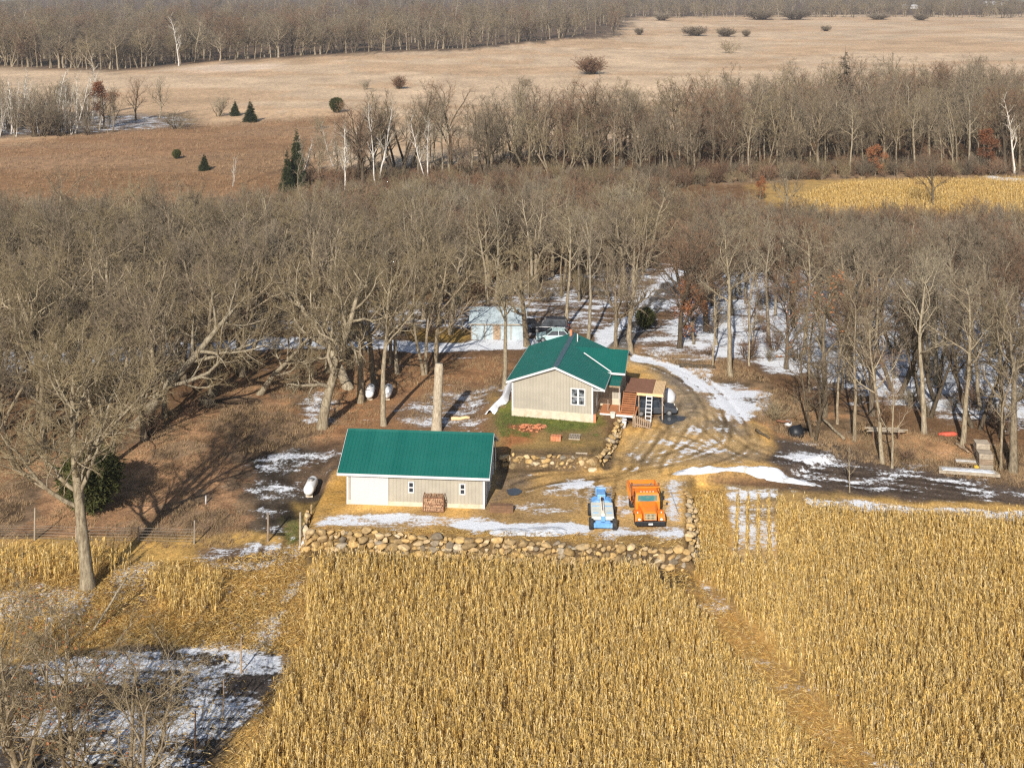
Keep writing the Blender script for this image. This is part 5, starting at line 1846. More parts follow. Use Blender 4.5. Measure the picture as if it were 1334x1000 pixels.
for s in (-1, 1):
    fd = MB()
    pr = [(-.55, .80), (-.5, 1.08), (-.25, 1.24), (.35, 1.27), (.8, 1.12), (1.0, .72), (.88, .72), (.7, 1.0), (.35, 1.12), (-.1, 1.10), (-.32, .98), (-.4, .72), (-.55, .70)]
    a_, b_ = (s * .63, s * 1.2)
    fd.prism(pr, min(a_, b_), max(a_, b_), 'x')
    f_ = fd.build('fender', M['orange'], tk, bevel=.03)
    MB().box(s * .88 - .22, s * .88 + .22, -.6, -.552, .84, 1.06).build('light_panel', M['orange_dull'], f_)
    MB().cyl((s * .88, -.60, .95), (s * .88, -.63, .95), .11, .11, 14).build('headlight', M['lamp'], f_)
    MB().cyl((s * .95, -.1, 1.26), (s * .95, -.1, 1.36), .05, .05, 8).build('marker_light', M['lamp'], f_)
    MB().box(min(s * .8, s * 1.15), max(s * .8, s * 1.15), 1.0, 1.6, .5, .62).build('step', M['black'], tk)
cb = MB()
cb.loft([[(-.98, .95, .8), (.98, .95, .8), (.98, 2.3, .8), (-.98, 2.3, .8)],
         [(-1.0, .95, 1.72), (1.0, .95, 1.72), (1.0, 2.35, 1.72), (-1.0, 2.35, 1.72)],
         [(-.94, 1.12, 2.32), (.94, 1.12, 2.32), (.94, 2.35, 2.32), (-.94, 2.35, 2.32)],
         [(-.84, 1.25, 2.42), (.84, 1.25, 2.42), (.84, 2.28, 2.42), (-.84, 2.28, 2.42)]])
cab = cb.build('cab', M['orange'], tk, bevel=.03)
sl = (1.12 - .95) / .6
ws = MB()
za, zb = 1.77, 2.25
fy = lambda zz: .95 + (zz - 1.72) * sl
ws.add([(-.80, fy(za) - .02, za), (.80, fy(za) - .02, za), (.76, fy(zb) - .02, zb), (-.76, fy(zb) - .02, zb), (-.80, fy(za) + .03, za), (.80, fy(za) + .03, za), (.76, fy(zb) + .03, zb), (-.76, fy(zb) + .03, zb)],
       [(0, 1, 2, 3), (7, 6, 5, 4), (0, 4, 5, 1), (1, 5, 6, 2), (2, 6, 7, 3), (3, 7, 4, 0)])
ws.build('windshield', M['glass_teal'], cab)
for s in (-1, 1):
    a_, b_ = sorted((s * .95, s * 1.012))
    MB().box(a_, b_, 1.3, 2.05, 1.78, 2.2).build('side_window', M['glass_dark'], cab)
    mr = MB().tube([(s * 1.0, 1.1, 1.85), (s * 1.28, 1.0, 1.9), (s * 1.28, 1.0, 2.2), (s * 1.0, 1.15, 2.2)], .02, 5)
    mr.box(s * 1.28 - .09, s * 1.28 + .09, .97, 1.01, 1.85, 2.2)
    mr.build('mirror', M['black'], cab)
for k in range(5):
    MB().box(-.5 + k * .25 - .04, -.5 + k * .25 + .04, 1.3, 1.38, 2.42, 2.47).build('roof_light', M['lamp'], cab)
bd = MB()
bx, by0, by1, bz0, bz1 = 1.16, 2.5, 4.75, 1.0, 2.02
bd.box(-bx, bx, by0, by1, bz0, bz0 + .1)
for s in (-1, 1):
    a_, b_ = sorted((s * bx, s * (bx - .07)))
    bd.box(a_, b_, by0, by1, bz0 + .1, bz1 - .3)
    for k in range(6):
        c_, d_ = sorted((s * bx, s * (bx + .06)))
        bd.box(c_, d_, by0 + .12 + k * .4, by0 + .2 + k * .4, bz0, bz1 - .32)
    c_, d_ = sorted((s * (bx + .05), s * (bx - .1)))
    bd.box(c_, d_, by0, by1, bz1 - .3, bz1 - .2)
bd.box(-bx, bx, by0 - .07, by0, bz0, 2.44)
bd.box(-bx, bx, by1, by1 + .06, bz0, bz1 - .2)
for k in range(5):
    bd.box(-.9 + k * .45 - .05, -.9 + k * .45 + .05, by0 - .11, by0 - .07, bz0, 2.40)
bed = bd.build('dump_bed', M['orange'], tk)
# cab shield leaning forward over the cab
sh = MB()
sh.prism([(by0 - .08, 2.42), (by0 - .08, 2.48), (by0 - .5, 2.56), (by0 - .5, 2.50)], -1.1, 1.1, 'x')
sh.box(-1.1, 1.1, by0 - .54, by0 - .5, 2.45, 2.57)
sh.build('cab_shield', M['orange'], bed)
for s in (-1, 1):
    MB().box(s * 1.1 - .08, s * 1.1 + .08, by0 - .2, by0 - .1, 2.46, 2.72).build('shield_bracket', M['rust'], bed)
MB().tube([(-1.1, 2.40, .9), (-1.1, 2.40, 2.75)], .07, 8).build('exhaust_stack', M['rust'], tk)
ld = MB()
for i in range(26):
    a_ = random.uniform(-.9, .9)
    b_ = random.uniform(2.9, 4.4)
    ld.cyl((a_, b_, 1.55 + random.uniform(0, .1)), (a_ + random.uniform(-.4, .4), b_ + random.uniform(-.3, .3), 1.55 + random.uniform(0, .15)), .05, .04, 6)
ld.box(-1.05, 1.05, 2.55, 4.7, 1.105, 1.5)
ld.build('load', M['wood_old'], bed)
tk.scale = (1, 1, .9)

# blue aerial boom lift, folded
x, y, z = GG(785.5, 690)
bl = empty('boom_lift', (x, y, z), R(-1.5), 'blue and grey boom lift parked beside the orange truck', 'boom lift')
for s in (-1, 1):
    wheel(bl, s * .93, .1, .47, .36, s, 'machine_grey')
    wheel(bl, s * .93, 2.5, .47, .36, s, 'machine_grey')
ch = MB()
ch.box(-.6, .6, -.1, 2.7, .42, .72, bev=.04)
ch.build('chassis', M['blue'], bl)
ax = MB()
ax.prism([(-.76, .34), (-.45, .28), (.45, .28), (.76, .34), (.76, .62), (.4, .68), (-.4, .68), (-.76, .62)], -.28, -.06, 'y')
ax.box(-.74, -.5, -.36, -.28, .32, .58)
ax.box(.5, .74, -.36, -.28, .32, .58)
ax.build('front_axle', M['blue'], bl, bevel=.02)
tb = MB()
tb.loft([[(-.9, .0, .78), (.9, .0, .78), (.9, 2.0, .78), (-.9, 2.0, .78)], [(-.9, .0, .98), (.9, .0, .98), (.9, 2.0, 1.25), (-.9, 2.0, 1.25)], [(-.84, .05, 1.03), (.84, .05, 1.03), (.82, 1.95, 1.32), (-.82, 1.95, 1.32)]])
tu = tb.build('turret_cover', M['machine_grey'], bl, bevel=.02)
mb = MB()
for s in (-1, 1):
    mb.box(s * .55 - .22, s * .55 + .22, .5, .53, 1.08, 1.16)
    mb.box(s * .5 - .3, s * .5 + .3, 1.4, 1.43, 1.2, 1.28)
mb.build('cover_seam', M['blue'], tu)
bm_ = MB()
bm_.prism([(-.05, 1.10), (2.3, 1.42), (2.3, 1.64), (-.05, 1.32)], -.13, .13, 'x')
bm_.build('lower_boom', M['cream'], bl)
MB().box(-.16, .16, -.2, .1, .74, 1.12).build('boom_pivot', M['blue'], bl)
MB().cyl((0, .3, 1.40), (0, 1.6, 1.58), .05, .05, 8).build('lift_cylinder', M['metal'], bl)
MB().box(-.09, .09, 1.62, 1.78, 1.5, 1.82).build('control_box', M['black'], bl)
ub = MB()
ub.loft([[(-.85, 2.05, .8), (.85, 2.05, .8), (.85, 3.0, .8), (-.85, 3.0, .8)], [(-.85, 2.05, 1.15), (.85, 2.05, 1.15), (.8, 3.0, 1.25), (-.8, 3.0, 1.25)], [(-.5, 2.25, 1.32), (.5, 2.25, 1.32), (.5, 2.9, 1.38), (-.5, 2.9, 1.38)]])
ub.build('counterweight', M['blue'], bl, bevel=.04)
bb = MB()
bb.box(-.34, .34, 2.4, 3.5, 1.25, 1.72, bev=.05)
bb.box(-.44, .44, 3.5, 3.75, 1.15, 1.78, bev=.05)
bb.build('upper_boom', M['blue'], bl)
kg = MB()
for xx in (-.95, .95):
    for yy in (3.80, 4.3):
        kg.tube([(xx, yy, .5), (xx, yy, 1.45)], .025, 6)
for zz in (.6, 1.0, 1.45):
    kg.tube([(-.95, 3.80, zz), (.95, 3.80, zz)], .025, 6)
    kg.tube([(-.95, 4.3, zz), (.95, 4.3, zz)], .025, 6)
    for xx in (-.95, .95):
        kg.tube([(xx, 3.80, zz), (xx, 4.3, zz)], .025, 6)
kg.box(-.95, .95, 3.80, 4.3, .50, .55)
kg.build('basket', M['metal'], bl)


def car(name, px, py, rz, label, paint, cat='car', Lc=4.4, wd=1.72, hgt=1.42, boxy=0.0, at=None):
    x, y, z = at if at else GG(px, py)
    c = empty(name, (x, y, z), rz, label, cat)
    h = hgt
    # local x forward
    f = Lc / 2
    low = [(-f, .45), (-f + .08, .30), (f - .1, .28), (f, .42), (f - .04, .66), (f - .95, .82), (f - 1.15, .86), (-f + .35, .92), (-f + .02, .80)]
    b = MB()
    b.prism([(p_[0], p_[1]) for p_ in low], -wd / 2, wd / 2, 'y')
    b.build('body', paint, c, bevel=.06)
    rb = -f + (.15 if boxy else .75)
    g_ = MB()
    hw, ht2 = wd / 2 - .04, wd / 2 - .24
    g_.loft([[(rb - .35 * (1 - boxy), -hw, .86), (f - 1.2, -hw, .86), (f - 1.2, hw, .86), (rb - .35 * (1 - boxy), hw, .86)],
             [(rb + .22, -ht2, h - .06), (f - 1.95, -ht2, h - .06), (f - 1.95, ht2, h - .06), (rb + .22, ht2, h - .06)]])
    g_.build('windows', M['glass_dark'], c)
    r_ = MB()
    r_.box(rb + .2, f - 1.93, -ht2 - .01, ht2 + .01, h - .065, h, bev=.03)
    for s in (-1, 1):
        for (xa, xb) in ((rb - .30 * (1 - boxy), rb + .24), (f - 2.75, f - 2.70), (f - 1.26, f - 1.97)):
            r_.tube([(xa, s * (hw + .008), .87), (xb, s * (ht2 + .012), h - .04)], .035, 5)
    r_.build('roof', paint, c)
    for s in (-1, 1):
        for xx in (f - .85, -f + .8):
            t = MB()
            n = 18
            r = .33
            rings = [[(xx + math.cos(2 * math.pi * i / n) * r * a, s * (wd / 2 - .1) + b2, r + math.sin(2 * math.pi * i / n) * r * a) for i in range(n)] for a, b2 in ((.6, .13 * s), (.95, .13 * s), (1, .08 * s), (1, -.1 * s), (.6, -.1 * s))]
            wv = t.loft(rings).build('wheel', M['tyre'], c)
            MB().cyl((xx, s * (wd / 2 - .1), r), (xx, s * (wd / 2 + .035), r), r * .6, r * .55, 14).build('rim', M['metal'], wv)
        MB().box(f - .06, f + .01, min(s * .45, s * .78), max(s * .45, s * .78), .56, .70).build('headlight', M['lamp'], c)
        MB().box(-f - .012, -f + .05, min(s * .5, s * .8), max(s * .5, s * .8), .62, .80).build('tail_light', M['red'], c)
    MB().box(f - .05, f + .05, -.75, .75, .30, .44).build('bumper', M['black'], c)
    return c


car('parked_car', 722, 443.5, R(178), 'pale mint car parked behind the house beside the shed', M['car_light'])
car('parked_car', 716, 432, R(172), 'dark sport utility car parked behind the pale mint car', M['car_dark'], Lc=4.7, wd=1.85, hgt=1.75, boxy=1.0)
p = W(dk, 2.5, 1.2)
car('parked_car', 0, 0, R(4), 'black car parked under the pale deck extension', M['car_grey'], Lc=4.5, hgt=1.5, boxy=1.0, at=(p.x + .3, p.y + .2, 0))
# tarped heap by the car


def lump(name, x, y, z, rx, ry, rz_, m, label, cat, seed, flat=True):
    g = np.random.default_rng(seed)
    v = ICO_V.copy()
    nz = 1 + .16 * np.sin(v @ g.normal(0, 2.2, 3) + g.uniform(0, 6)) + .12 * np.sin(v @ g.normal(0, 3.5, 3)) + .07 * g.normal(size=len(v))
    v = v * nz[:, None] * np.array([rx, ry, rz_])
    v[:, 2] = np.maximum(v[:, 2], -.05)
    o = obj(name, mesh_np(name, v, [ICO_F], smooth=True), m)
    o.location = (x, y, z)
    return tag(o, label, cat)


x, y, z = GG(869, 521)
lump('tarp_heap', x, y, z, .85, 1.1, 1.15, M['tarp'], 'grey tarp-covered heap beside the deck and black car', 'tarp', 1)
x, y, z = GG(1037, 566)
lump('tarp_heap', x, y, z, .75, .7, 1.05, M['black_tarp'], 'black tarp-covered heap at the edge of the right woods', 'tarp', 2)
x, y, z = GG(1027, 553)
lump('feed_sack', x, y, z, .35, .3, .45, M['white'], 'small white sack behind the black tarp heap', 'sack', 3)
for px_, lab, sd_ in ((684, 'left heap of orange bricks on the lawn in front of the house', 4), (703, 'right heap of orange bricks on the lawn in front of the house', 6)):
    g = np.random.default_rng(sd_)
    bh = MB()
    for i in range(46):
        a_, b_ = g.normal(0, .36), g.normal(0, .34)
        hq = max(0, .42 - .5 * math.hypot(a_, b_)) * g.random()
        bh.box(a_ - .12, a_ + .12, b_ - .06, b_ + .06, hq, hq + .09, rz=g.uniform(0, 3.14), tilt=(g.normal(0, .2), g.normal(0, .2)))
    x, y, z = GG(px_, 558)
    o = tag(bh.build('brick_heap', M['brick']), lab, 'bricks')
    o.location = (x, y, z)
x, y, z = GG(724.5, 573)
bs = MB()
for i in range(4):
    for j in range(4):
        for k in range(4):
            bs.box(-.48 + i * .24, -.48 + i * .24 + .23, -.3 + j * .15, -.3 + j * .15 + .14, k * .11, k * .11 + .1)
o = tag(bs.build('brick_stack', M['brick']), 'square stack of orange bricks on the lawn', 'bricks')
o.location, o.rotation_euler = (x, y, z), (0, 0, R(-10))


def pallet(px, py, label, m='wood_grey', tilt=0, rz=0.0, w=1.05, d=1.2, pos=None, layers=1):
    x, y, z = pos if pos else GG(px, py)
    r = empty('pallet', (x, y, z), rz, label, 'pallet')
    r.rotation_euler = (tilt, 0, rz)
    for L_ in range(layers):
        z0 = L_ * .15
        s = MB()
        for i in range(7):
            s.box(-w / 2 + i * (w - .1) / 6, -w / 2 + .1 + i * (w - .1) / 6, 0, d, z0 + .12, z0 + .14)
        s.build('slats', M[m], r)
        s = MB()
        for yy in (0, d / 2 - .05, d - .1):
            s.box(-w / 2, w / 2, yy + .002, yy + .098, z0 + .02, z0 + .12)
        s.build('stringers', M[m], r)
    return r


pallet(748, 573, 'pale pallet lying on the lawn near the brick stack', rz=R(-8))
x, y, z = G(757, 605, 0)
pallet(0, 0, 'slatted pallet leaning against the low lawn wall', tilt=R(58), rz=R(-4), pos=(x, y - .55, .02))

# white plastic sheet down the bank at the left of the house
def sheet(name, pts, wd, m, label, g, th=.1):
    V = []
    n = len(pts)
    for i, (x, y) in enumerate(pts):
        a, b = pts[max(i - 1, 0)], pts[min(i + 1, n - 1)]
        d = Vector((b[0] - a[0], b[1] - a[1])).normalized()
        nn = Vector((-d.y, d.x))
        for k in range(9):
            u = k / 8 - .5
            ww = wd * (1 + .25 * math.sin(i * 1.7)) * u
            X, Y = x + nn.x * ww + g.normal(0, .03), y + nn.y * ww + g.normal(0, .03)
            V.append((X, Y, hz(X, Y) + .03 + th * (math.cos(u * 3.0) ** 2) * 2.2 + abs(g.normal(0, .05))))
    F = [(i * 9 + k, i * 9 + k + 1, (i + 1) * 9 + k + 1, (i + 1) * 9 + k) for i in range(n - 1) for k in range(8)]
    o = obj(name, mesh_np(name, np.array(V), [np.array(F)], smooth=True), m)
    so_ = o.modifiers.new('thickness', 'SOLIDIFY')
    so_.thickness = .02
    return tag(o, label, 'plastic sheet')


g7 = np.random.default_rng(2)
a = [GG(px_, py_)[:2] for px_, py_ in ((638, 541), (641, 537), (644, 533), (648, 529), (652, 526), (656, 522), (659, 516), (661, 509), (663, 502), (664, 496))]
sheet('plastic_sheet', a, 1.0, M['plastic'], 'crumpled white plastic sheet running along the left side of the house', g7, .22)

# ------------------------------------------------------------------ shed behind
x, y, z = GG(613.5, 442)
sh = empty('shed', (x, y, z), R(-1), 'pale blue sheet-metal shed among the trees beyond the lane', 'shed')
SW, SD, SH = 6.5, 5.4, 1.95
sb = MB()
sb.prism([(0, 0), (SD, 0), (SD, SH), (SD / 2, SH + 1.1), (0, SH)], 0, SW, 'x')
sb.build('wall', M['shed'], sh)
mb = MB()
for i in range(5):
    mb.box(i * (SW - .1) / 4, .1 + i * (SW - .1) / 4, -.04, -.003, 0, SH)
mb.build('batten', M['wood_grey'], sh)
rf = MB()
gable_roof(rf, -.25, SW + .3, -.3, SD + .3, SH - .02, SH + 1.18, .06, .5)
rf.build('roof', M['shed'], sh)
MB().box(-.25, SW + .3, -.33, -.30, SH - .1, SH + .03).build('fascia', M['wood_grey'], sh)
MB().box(2.7, 3.6, -.05, -.004, .02, SH - .25).build('door', M['wood_old'], sh)

# ------------------------------------------------------------------ propane tanks
def tank(px, py, rz, label):
    x, y, z = GG(px, py)
    t = empty('propane_tank', (x, y, z), rz, label, 'propane tank')
    n = 18
    b = MB()
    rings = []
    for yy, rr in [(-1.25, .04), (-1.22, .2), (-1.12, .34), (-.98, .43), (-.8, .47), (.8, .47), (.98, .43), (1.12, .34), (1.22, .2), (1.25, .04)]:
        rings.append([(math.cos(2 * math.pi * i / n) * rr, yy, .72 + math.sin(2 * math.pi * i / n) * rr) for i in range(n)])
    b.loft(rings)
    b.build('body', M['tank'], t, True)
    MB().cyl((0, 0, 1.15), (0, 0, 1.36), .22, .2, 14).build('valve_dome', M['metal'], t)
    for yy in (-.6, .6):
        MB().box(-.3, .3, yy - .08, yy + .08, 0, .36).build('foot', M['concrete'], t)
    return t


tank(405, 643, R(-2), 'white propane tank alone on yellow sand left of the garage')
tank(482, 518, R(2), 'left white propane tank of the pair among the trees behind the garage')
tank(505, 518, R(-2), 'right white propane tank of the pair, partly hidden by the slender tree')

# ------------------------------------------------------------------ stump, logs, lumber, posts
x, y, z = GG(568.5, 561)
g8 = np.random.default_rng(8)
pts_ = [(0, 0, -.3), (.02, 0, .15), (.05, 0, 1.2), (.12, .02, 2.5), (.14, .03, 3.6), (.22, .05, 4.9), (.24, .05, 5.9), (.25, .05, 6.5)]
sk = MB().tube(pts_, [.66, .55, .48, .45, .47, .43, .45, .36], 14)
stp = sk.build('dead_trunk', M['snag'], None, True)
for (a_, b_, zz) in ((.35, -.1, 5.6), (.33, -.12, 4.1), (-.3, -.1, 2.6)):
    pass
tag(stp, 'tall broken-off dead trunk without branches behind the garage roof', 'dead trunk')
stp.location = (x, y, z)


def log(name, p0, p1, r, m, label, cat='log'):
    a_, b_ = Vector(p0), Vector(p1)
    md = (a_ + b_) / 2
    n = 8
    pts_ = [a_ + (b_ - a_) * i / n + Vector((0, 0, .04 * math.sin(i * 1.3))) - a_ for i in range(n + 1)]
    o = MB().tube(pts_, [r * (1 - .3 * i / n) for i in range(n + 1)], 9).build(name, m, None, True)
    o.location = a_
    return tag(o, label, cat)


def gp(px, py, dz=0):
    x, y, z = GG(px, py)
    return (x, y, z + dz)


log('fallen_log', gp(1100, 574, .15), gp(1072, 552, .5), .15, M['bark_pale'], 'pale fallen log slanting down the bank left of the slim trees')
log('fallen_log', gp(588, 548, .18), gp(612, 546, .18), .2, M['wood_new'], 'short pale log lying behind the garage roof, right of the dead trunk')
log('fallen_log', gp(885, 478, .2), gp(932, 480, .2), .22, M['bark_dark'], 'dark log lying left of the tall pale tree by the driveway')
log('fallen_log', gp(985, 562, .15), gp(1002, 572, .15), .14, M['bark_dark'], 'dark log at the muddy edge of the driveway')
log('fallen_log', gp(1012, 552, .3), gp(1030, 556, .5), .12, M['rust'], 'reddish branch beside the black tarp heap')
log('fallen_log', gp(1245, 580, .2), gp(1262, 592, .25), .12, M['wood_old'], 'broken branch left of the stacked crates')
log('fallen_log', gp(1248, 576, .5), gp(1270, 594, .15), .1, M['wood_dark'], 'dark branch crossing the broken branch near the stacked crates')
log('fallen_branch', gp(122, 826, .3), gp(165, 792, 2.2), .09, M['bark_pale'], 'long leaning branch in front of the lone tree at the left')
# planks propped across a trunk
pk = empty('plank_pile', gp(1155, 571, .75), R(-3), 'weathered planks propped level among the trees by the farm track', 'planks')
for i, (a_, b_) in enumerate(((-1.9, 1.6), (-1.7, 2.0), (-2.0, 1.3))):
    MB().box(a_, b_, -.3 + i * .22, -.12 + i * .22, i * .07, .06 + i * .07).build('plank', M['wood_grey'], pk)
MB().box(-1.4, -1.25, -.3, .35, -.85, -.002).build('support', M['wood_dark'], pk)
MB().box(1.0, 1.15, -.3, .35, -.85, -.002).build('support', M['wood_dark'], pk)
# lumber rack covered with snow, plank stack and crates at the right
lr = empty('lumber_stack', gp(1222, 614), R(-10.0), 'long low stack of pale boards with snow on it beside the farm track', 'lumber')
for i in range(4):
    mb = MB()
    for k in range(3):
        mb.box(.05 * i, 5.2 - .1 * i, -.5 + i * .27, -.26 + i * .27, .06 + k * .09, .14 + k * .09)
    mb.build('board', M['wood_grey'], lr)
for xx in (.4, 2.5, 4.6):
    MB().box(xx, xx + .12, -.55, .6, -.05, .058).build('bearer', M['wood_dark'], lr)
sn = MB()
sn.loft([[(.3, -.45, .34), (4.8, -.45, .34), (4.8, .2, .34), (.3, .2, .34)], [(.5, -.38, .42), (4.5, -.36, .40), (4.4, .12, .42), (.6, .1, .40)]])
sn.build('snow_cap', M['snow'], lr)
bs2 = empty('board_pile', gp(1246, 603), R(-10), 'white boards lying behind the snowy lumber stack', 'boards')
for k in range(3):
    MB().box(0, 2.4 - .2 * k, k * .24, k * .24 + .2, .05, .12 + .03 * k).build('board', M['white'] if k == 1 else M['wood_grey'], bs2)
for px_, py_, hh, lab in ((1285, 613, 1.5, 'nearer stack of wooden crates beside the snowy lumber'), (1281, 600, 1.55, 'farther stack of wooden crates behind the first one')):
    x, y, z = GG(px_, py_)
    ct = empty('crate_stack', (x, y, z), R(-8), lab, 'crates')
    nl = 3
    for k in range(nl):
        z0 = k * hh / nl
        mb = MB()
        for i in range(3):
            zz = z0 + .04 + i * (hh / nl - .06) / 3
            for yy in (0, 1.0):
                mb.box(-.6, .6, yy, yy + .03, zz, zz + (hh / nl - .06) / 3 - .02)
            for xx in (-.6, .57):
                mb.box(xx, xx + .03, .032, .998, zz, zz + (hh / nl - .06) / 3 - .02)
        mb.box(-.57, .57, .03, 1.0, z0 + .01, z0 + .04)
        mb.box(-.62, .62, -.02, 1.05, z0 + hh / nl - .035, z0 + hh / nl - .005)
        mb.build('crate', M['wood_old'] if k % 2 else M['wood_grey'], ct)
x, y, z = GG(1235, 566)
lump('red_tarp', x, y, z, .9, .45, .28, M['red'], 'faded red tarp on the ground in the right woods', 'tarp', 12)
x, y, z = GG(1272, 612)
q = MB().box(-.2, .2, -.15, .15, 0, .38, bev=.05)
q.cyl((0, 0, .38), (0, 0, .44), .06, .06, 8)
o = tag(q.build('fuel_can', simple('yellow_plastic', (.62, .40, .05), .5)), 'small yellow can in front of the crate stacks', 'can')
o.location = (x, y, z)
# firewood crate in front of the garage
x, y, z = GG(564.5, 667.5)
fc = empty('firewood_crate', (x, y, z), R(-3), 'rusty wire crate packed with firewood in front of the garage wall', 'crate')
f_ = MB()
for xx in (-.88, .82):
    for yy in (0, 1.04):
        f_.box(xx, xx + .06, yy, yy + .06, 0, 1.22)
for zz in (.06, .62, 1.16):
    for yy in (.005, 1.045):
        f_.box(-.82, .82, yy, yy + .05, zz, zz + .05)
    for xx in (-.875, .825):
        f_.box(xx, xx + .05, .06, 1.04, zz, zz + .05)
f_.box(-.82, .82, .06, 1.04, .03, .06)
f_.build('frame', M['rust'], fc)
lg = MB()
g9 = np.random.default_rng(4)
zz = .14
while zz < 1.2:
    xx = -.75
    while xx < .76:
        r = g9.uniform(.055, .095)
        lg.cyl((xx, .03 + g9.uniform(0, .05), zz + g9.normal(0, .015)), (xx + g9.normal(0, .02), 1.04 - g9.uniform(0, .05), zz + g9.normal(0, .015)), r, r * .95, 7)
        xx += r * 1.95
    zz += .135
lg.build('firewood', M['firewood'], fc)
# timbers by the garage corner
x, y, z = GG(653, 668)
tm = empty('timber_stack', (x, y, z), R(-3), 'stack of dark brown timbers at the right front corner of the garage', 'timbers')
for k in range(3):
    for j in range(3):
        if j == 2 and k == 2:
            continue
        MB().box(-.98 + .04 * k, .98 - .05 * j, j * .26, j * .26 + .24, k * .2 + .01, k * .2 + .195).build('timber', M['wood_dark'], tm)

# fence and posts
fx = [G(px_, py_, -.9) for px_, py_ in ((-50, 698), (45, 697), (99, 699), (180, 700), (253, 702))]
fn = empty('wire_fence', (fx[0][0], fx[0][1], hz(fx[0][0], fx[0][1])), 0, 'low wire fence along the top of the corn at the left', 'fence')
o0 = fn.location
for i, (a_, b_, c_) in enumerate(fx):
    zz = hz(a_, b_)
    hh = 2.6 if i == 1 else 1.9 if i == 4 else 1.3
    MB().cyl((a_ - o0.x, b_ - o0.y, zz - o0.z - .2), (a_ - o0.x + .03, b_ - o0.y, zz - o0.z + hh), .075, .06, 8).build('post', M['wood_grey'], fn)
wm_ = MB()
for zz in (.25, .5, .75, 1.0, 1.22):
    wm_.tube([(a_ - o0.x, b_ - o0.y - .08, hz(a_, b_) - o0.z + zz) for a_, b_, c_ in fx], .012, 4)
for i in range(len(fx) - 1):
    A, B = fx[i], fx[i + 1]
    for k in range(1, 12):
        t = k / 12
        X, Y = A[0] + (B[0] - A[0]) * t, A[1] + (B[1] - A[1]) * t
        wm_.cyl((X - o0.x, Y - o0.y - .08, hz(X, Y) - o0.z + .2), (X - o0.x, Y - o0.y - .08, hz(X, Y) - o0.z + 1.22), .005, .005, 3)
wm_.build('wire', M['wire'], fn)
for px_, py_, hh, r, lab, mm in ((349, 705, 2.3, .09, 'weathered gate post left of the boulder wall', 'wood_old'), (391, 710, 2.6, .10, 'pale gate post at the left end of the boulder wall', 'wood_grey'),
                                 (314, 876, 2.3, .06, 'thin post standing in the snowy field below the corn patch', 'wood_old'), (291, 935, 2.4, .05, 'thin post nearest the bottom of the snowy field', 'wood_old'),
                                 (254, 975, 2.2, .05, 'dark thin post at the bottom edge of the snowy field', 'wood_dark'),
                                 (268, 656, .7, .07, 'short white marker stake on the brown slope', 'white'), (60, 838, 1.9, .07, 'short post beside the scrub at the left', 'wood_grey')):
    x, y, z = GG(px_, py_)
    q = MB().cyl((0, 0, -.2), (.02, 0, hh), r, r * .85, 8)
    q.cyl((.02, 0, hh), (.02, 0, hh + .03), r * .8, r * .4, 8)
    o = tag(q.build('post', M[mm]), lab, 'post')
    o.location = (x, y, z)

# ploughed snow bank along the drive
def bank(pts, w, h, g):
    V = []
    n = len(pts)
    K = 27
    P_ = np.array(pts)
    for i, (x, y) in enumerate(pts):
        t = i / (n - 1)
        e = max(min(1, 7 * t, 5 * (1 - t)), .02) ** .6
        u = np.linspace(-1, 1, K)
        yy = y + u * w * (.55 + .9 * float(vnoise(np.array([x * .35]), np.array([3.3]), 4)[0]))
        xx = np.full(K, x)
        nz_ = fbm(xx, yy, 1.6, 8, 4)
        hh = h * e * (1 - np.abs(u) ** 1.6) * (2.1 * nz_ - .25) - .07
        gz_ = height(xx, yy)
        for k in range(K):
            V.append((x + g.normal(0, .02), yy[k], gz_[k] + hh[k]))
    F = [(i * K + k, (i + 1) * K + k, (i + 1) * K + k + 1, i * K + k + 1) for i in range(n - 1) for k in range(K - 1)]
    o = obj('snow_bank', mesh_np('snow_bank', np.array(V), [np.array(F)], smooth=True), M['snow'])
    return tag(o, kind='structure')


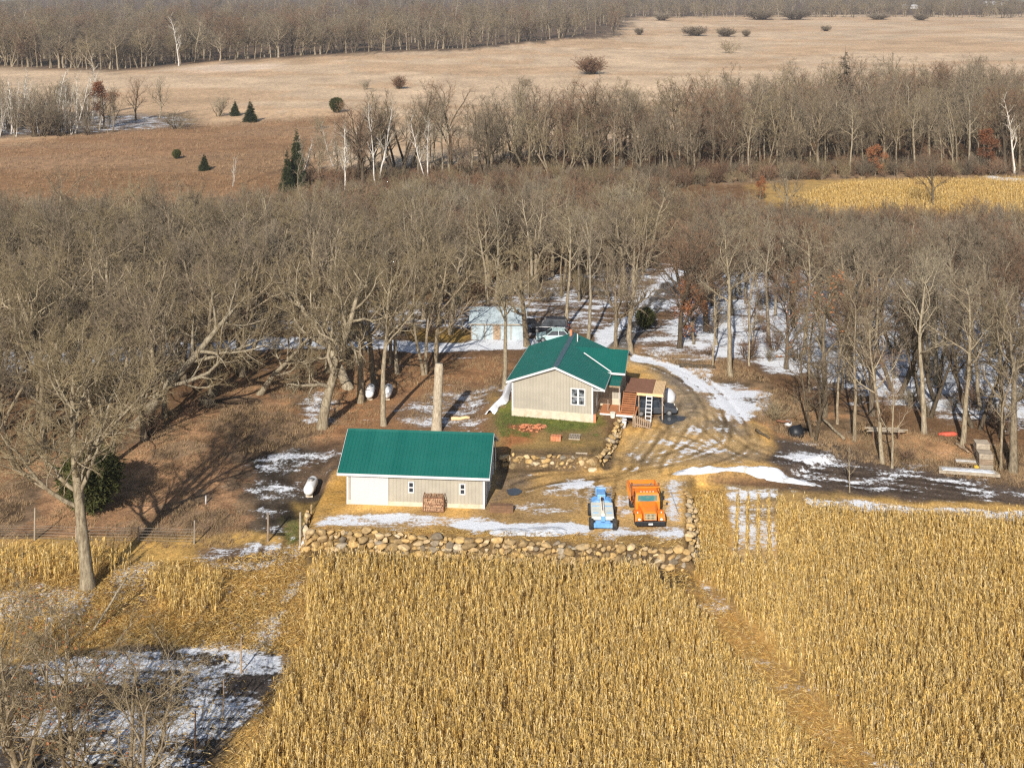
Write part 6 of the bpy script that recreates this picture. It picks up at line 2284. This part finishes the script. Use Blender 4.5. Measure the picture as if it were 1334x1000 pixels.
A, B = G(876, 617), G(1078, 621)
C = G(960, 611)
bank([(A[0] + (B[0] - A[0]) * t, (A[1] * (1 - t) ** 2 + 2 * (C[1] + 1.2) * t * (1 - t) + B[1] * t * t)) for t in np.linspace(0, 1, 160)], .62, .34, g8)
A, B = G(635, 693), G(748, 692)
bank([(A[0] + (B[0] - A[0]) * t, A[1] + (B[1] - A[1]) * t) for t in np.linspace(0, 1, 90)], .8, .28, g8)
A, B = G(874, 640), G(884, 672)
bank([(A[0] + (B[0] - A[0]) * t, A[1] + (B[1] - A[1]) * t) for t in np.linspace(0, 1, 40)], .7, .22, g8)

# houses far off at the top right
for px_, py_, w_, h_, lab in ((1176, 12, 22, 5.5, 'tiny pale farm building far off at the top right'), (1285, 8, 26, 6, 'tiny far building at the top right edge, right of the first')):
    x, y, z = GG(px_, py_)
    r_ = empty('farm_building', (x, y, z), R(5), lab, 'building')
    MB().prism([(0, 0), (10, 0), (10, h_ * .6), (5, h_), (0, h_ * .6)], 0, w_, 'x').build('wall', M['white'], r_)
    q = MB()
    gable_roof(q, -.4, w_ + .4, -.5, 10.5, h_ * .6, h_ + .25, .2)
    q.build('roof', M['tarp'], r_)

# thin air haze over the whole valley
hb = MB().box(-2600, 2600, -40, 5200, -8, 52).build('haze', hz_m)
tag(hb, kind='stuff')

# puddles of melt water on the drive
wm, wnt, wb = mat('puddle_water')
wb.inputs['Base Color'].default_value = (.05, .055, .06, 1)
wb.inputs['Roughness'].default_value = .12
wb.inputs['Specular IOR Level'].default_value = .5
for pts_, nm in (([(858, 543), (866, 539), (876, 540), (884, 542), (893, 543), (890, 548), (880, 549), (874, 553), (864, 551)], 'puddle'), ([(660, 638), (672, 636), (680, 640), (674, 645), (663, 645)], 'puddle')):
    L_ = smooth_line([G(a_, b_)[:2] for a_, b_ in pts_ + pts_[:1]], 6)[:-1]
    c_ = L_.mean(0)
    V_ = [(c_[0], c_[1], hz(*c_) + .03)] + [(q[0], q[1], hz(*c_) + .03) for q in L_]
    F_ = [(0, 1 + i, 1 + (i + 1) % len(L_)) for i in range(len(L_))]
    tag(obj(nm, mesh_np(nm, np.array(V_), [np.array(F_)]), wm), kind='structure')
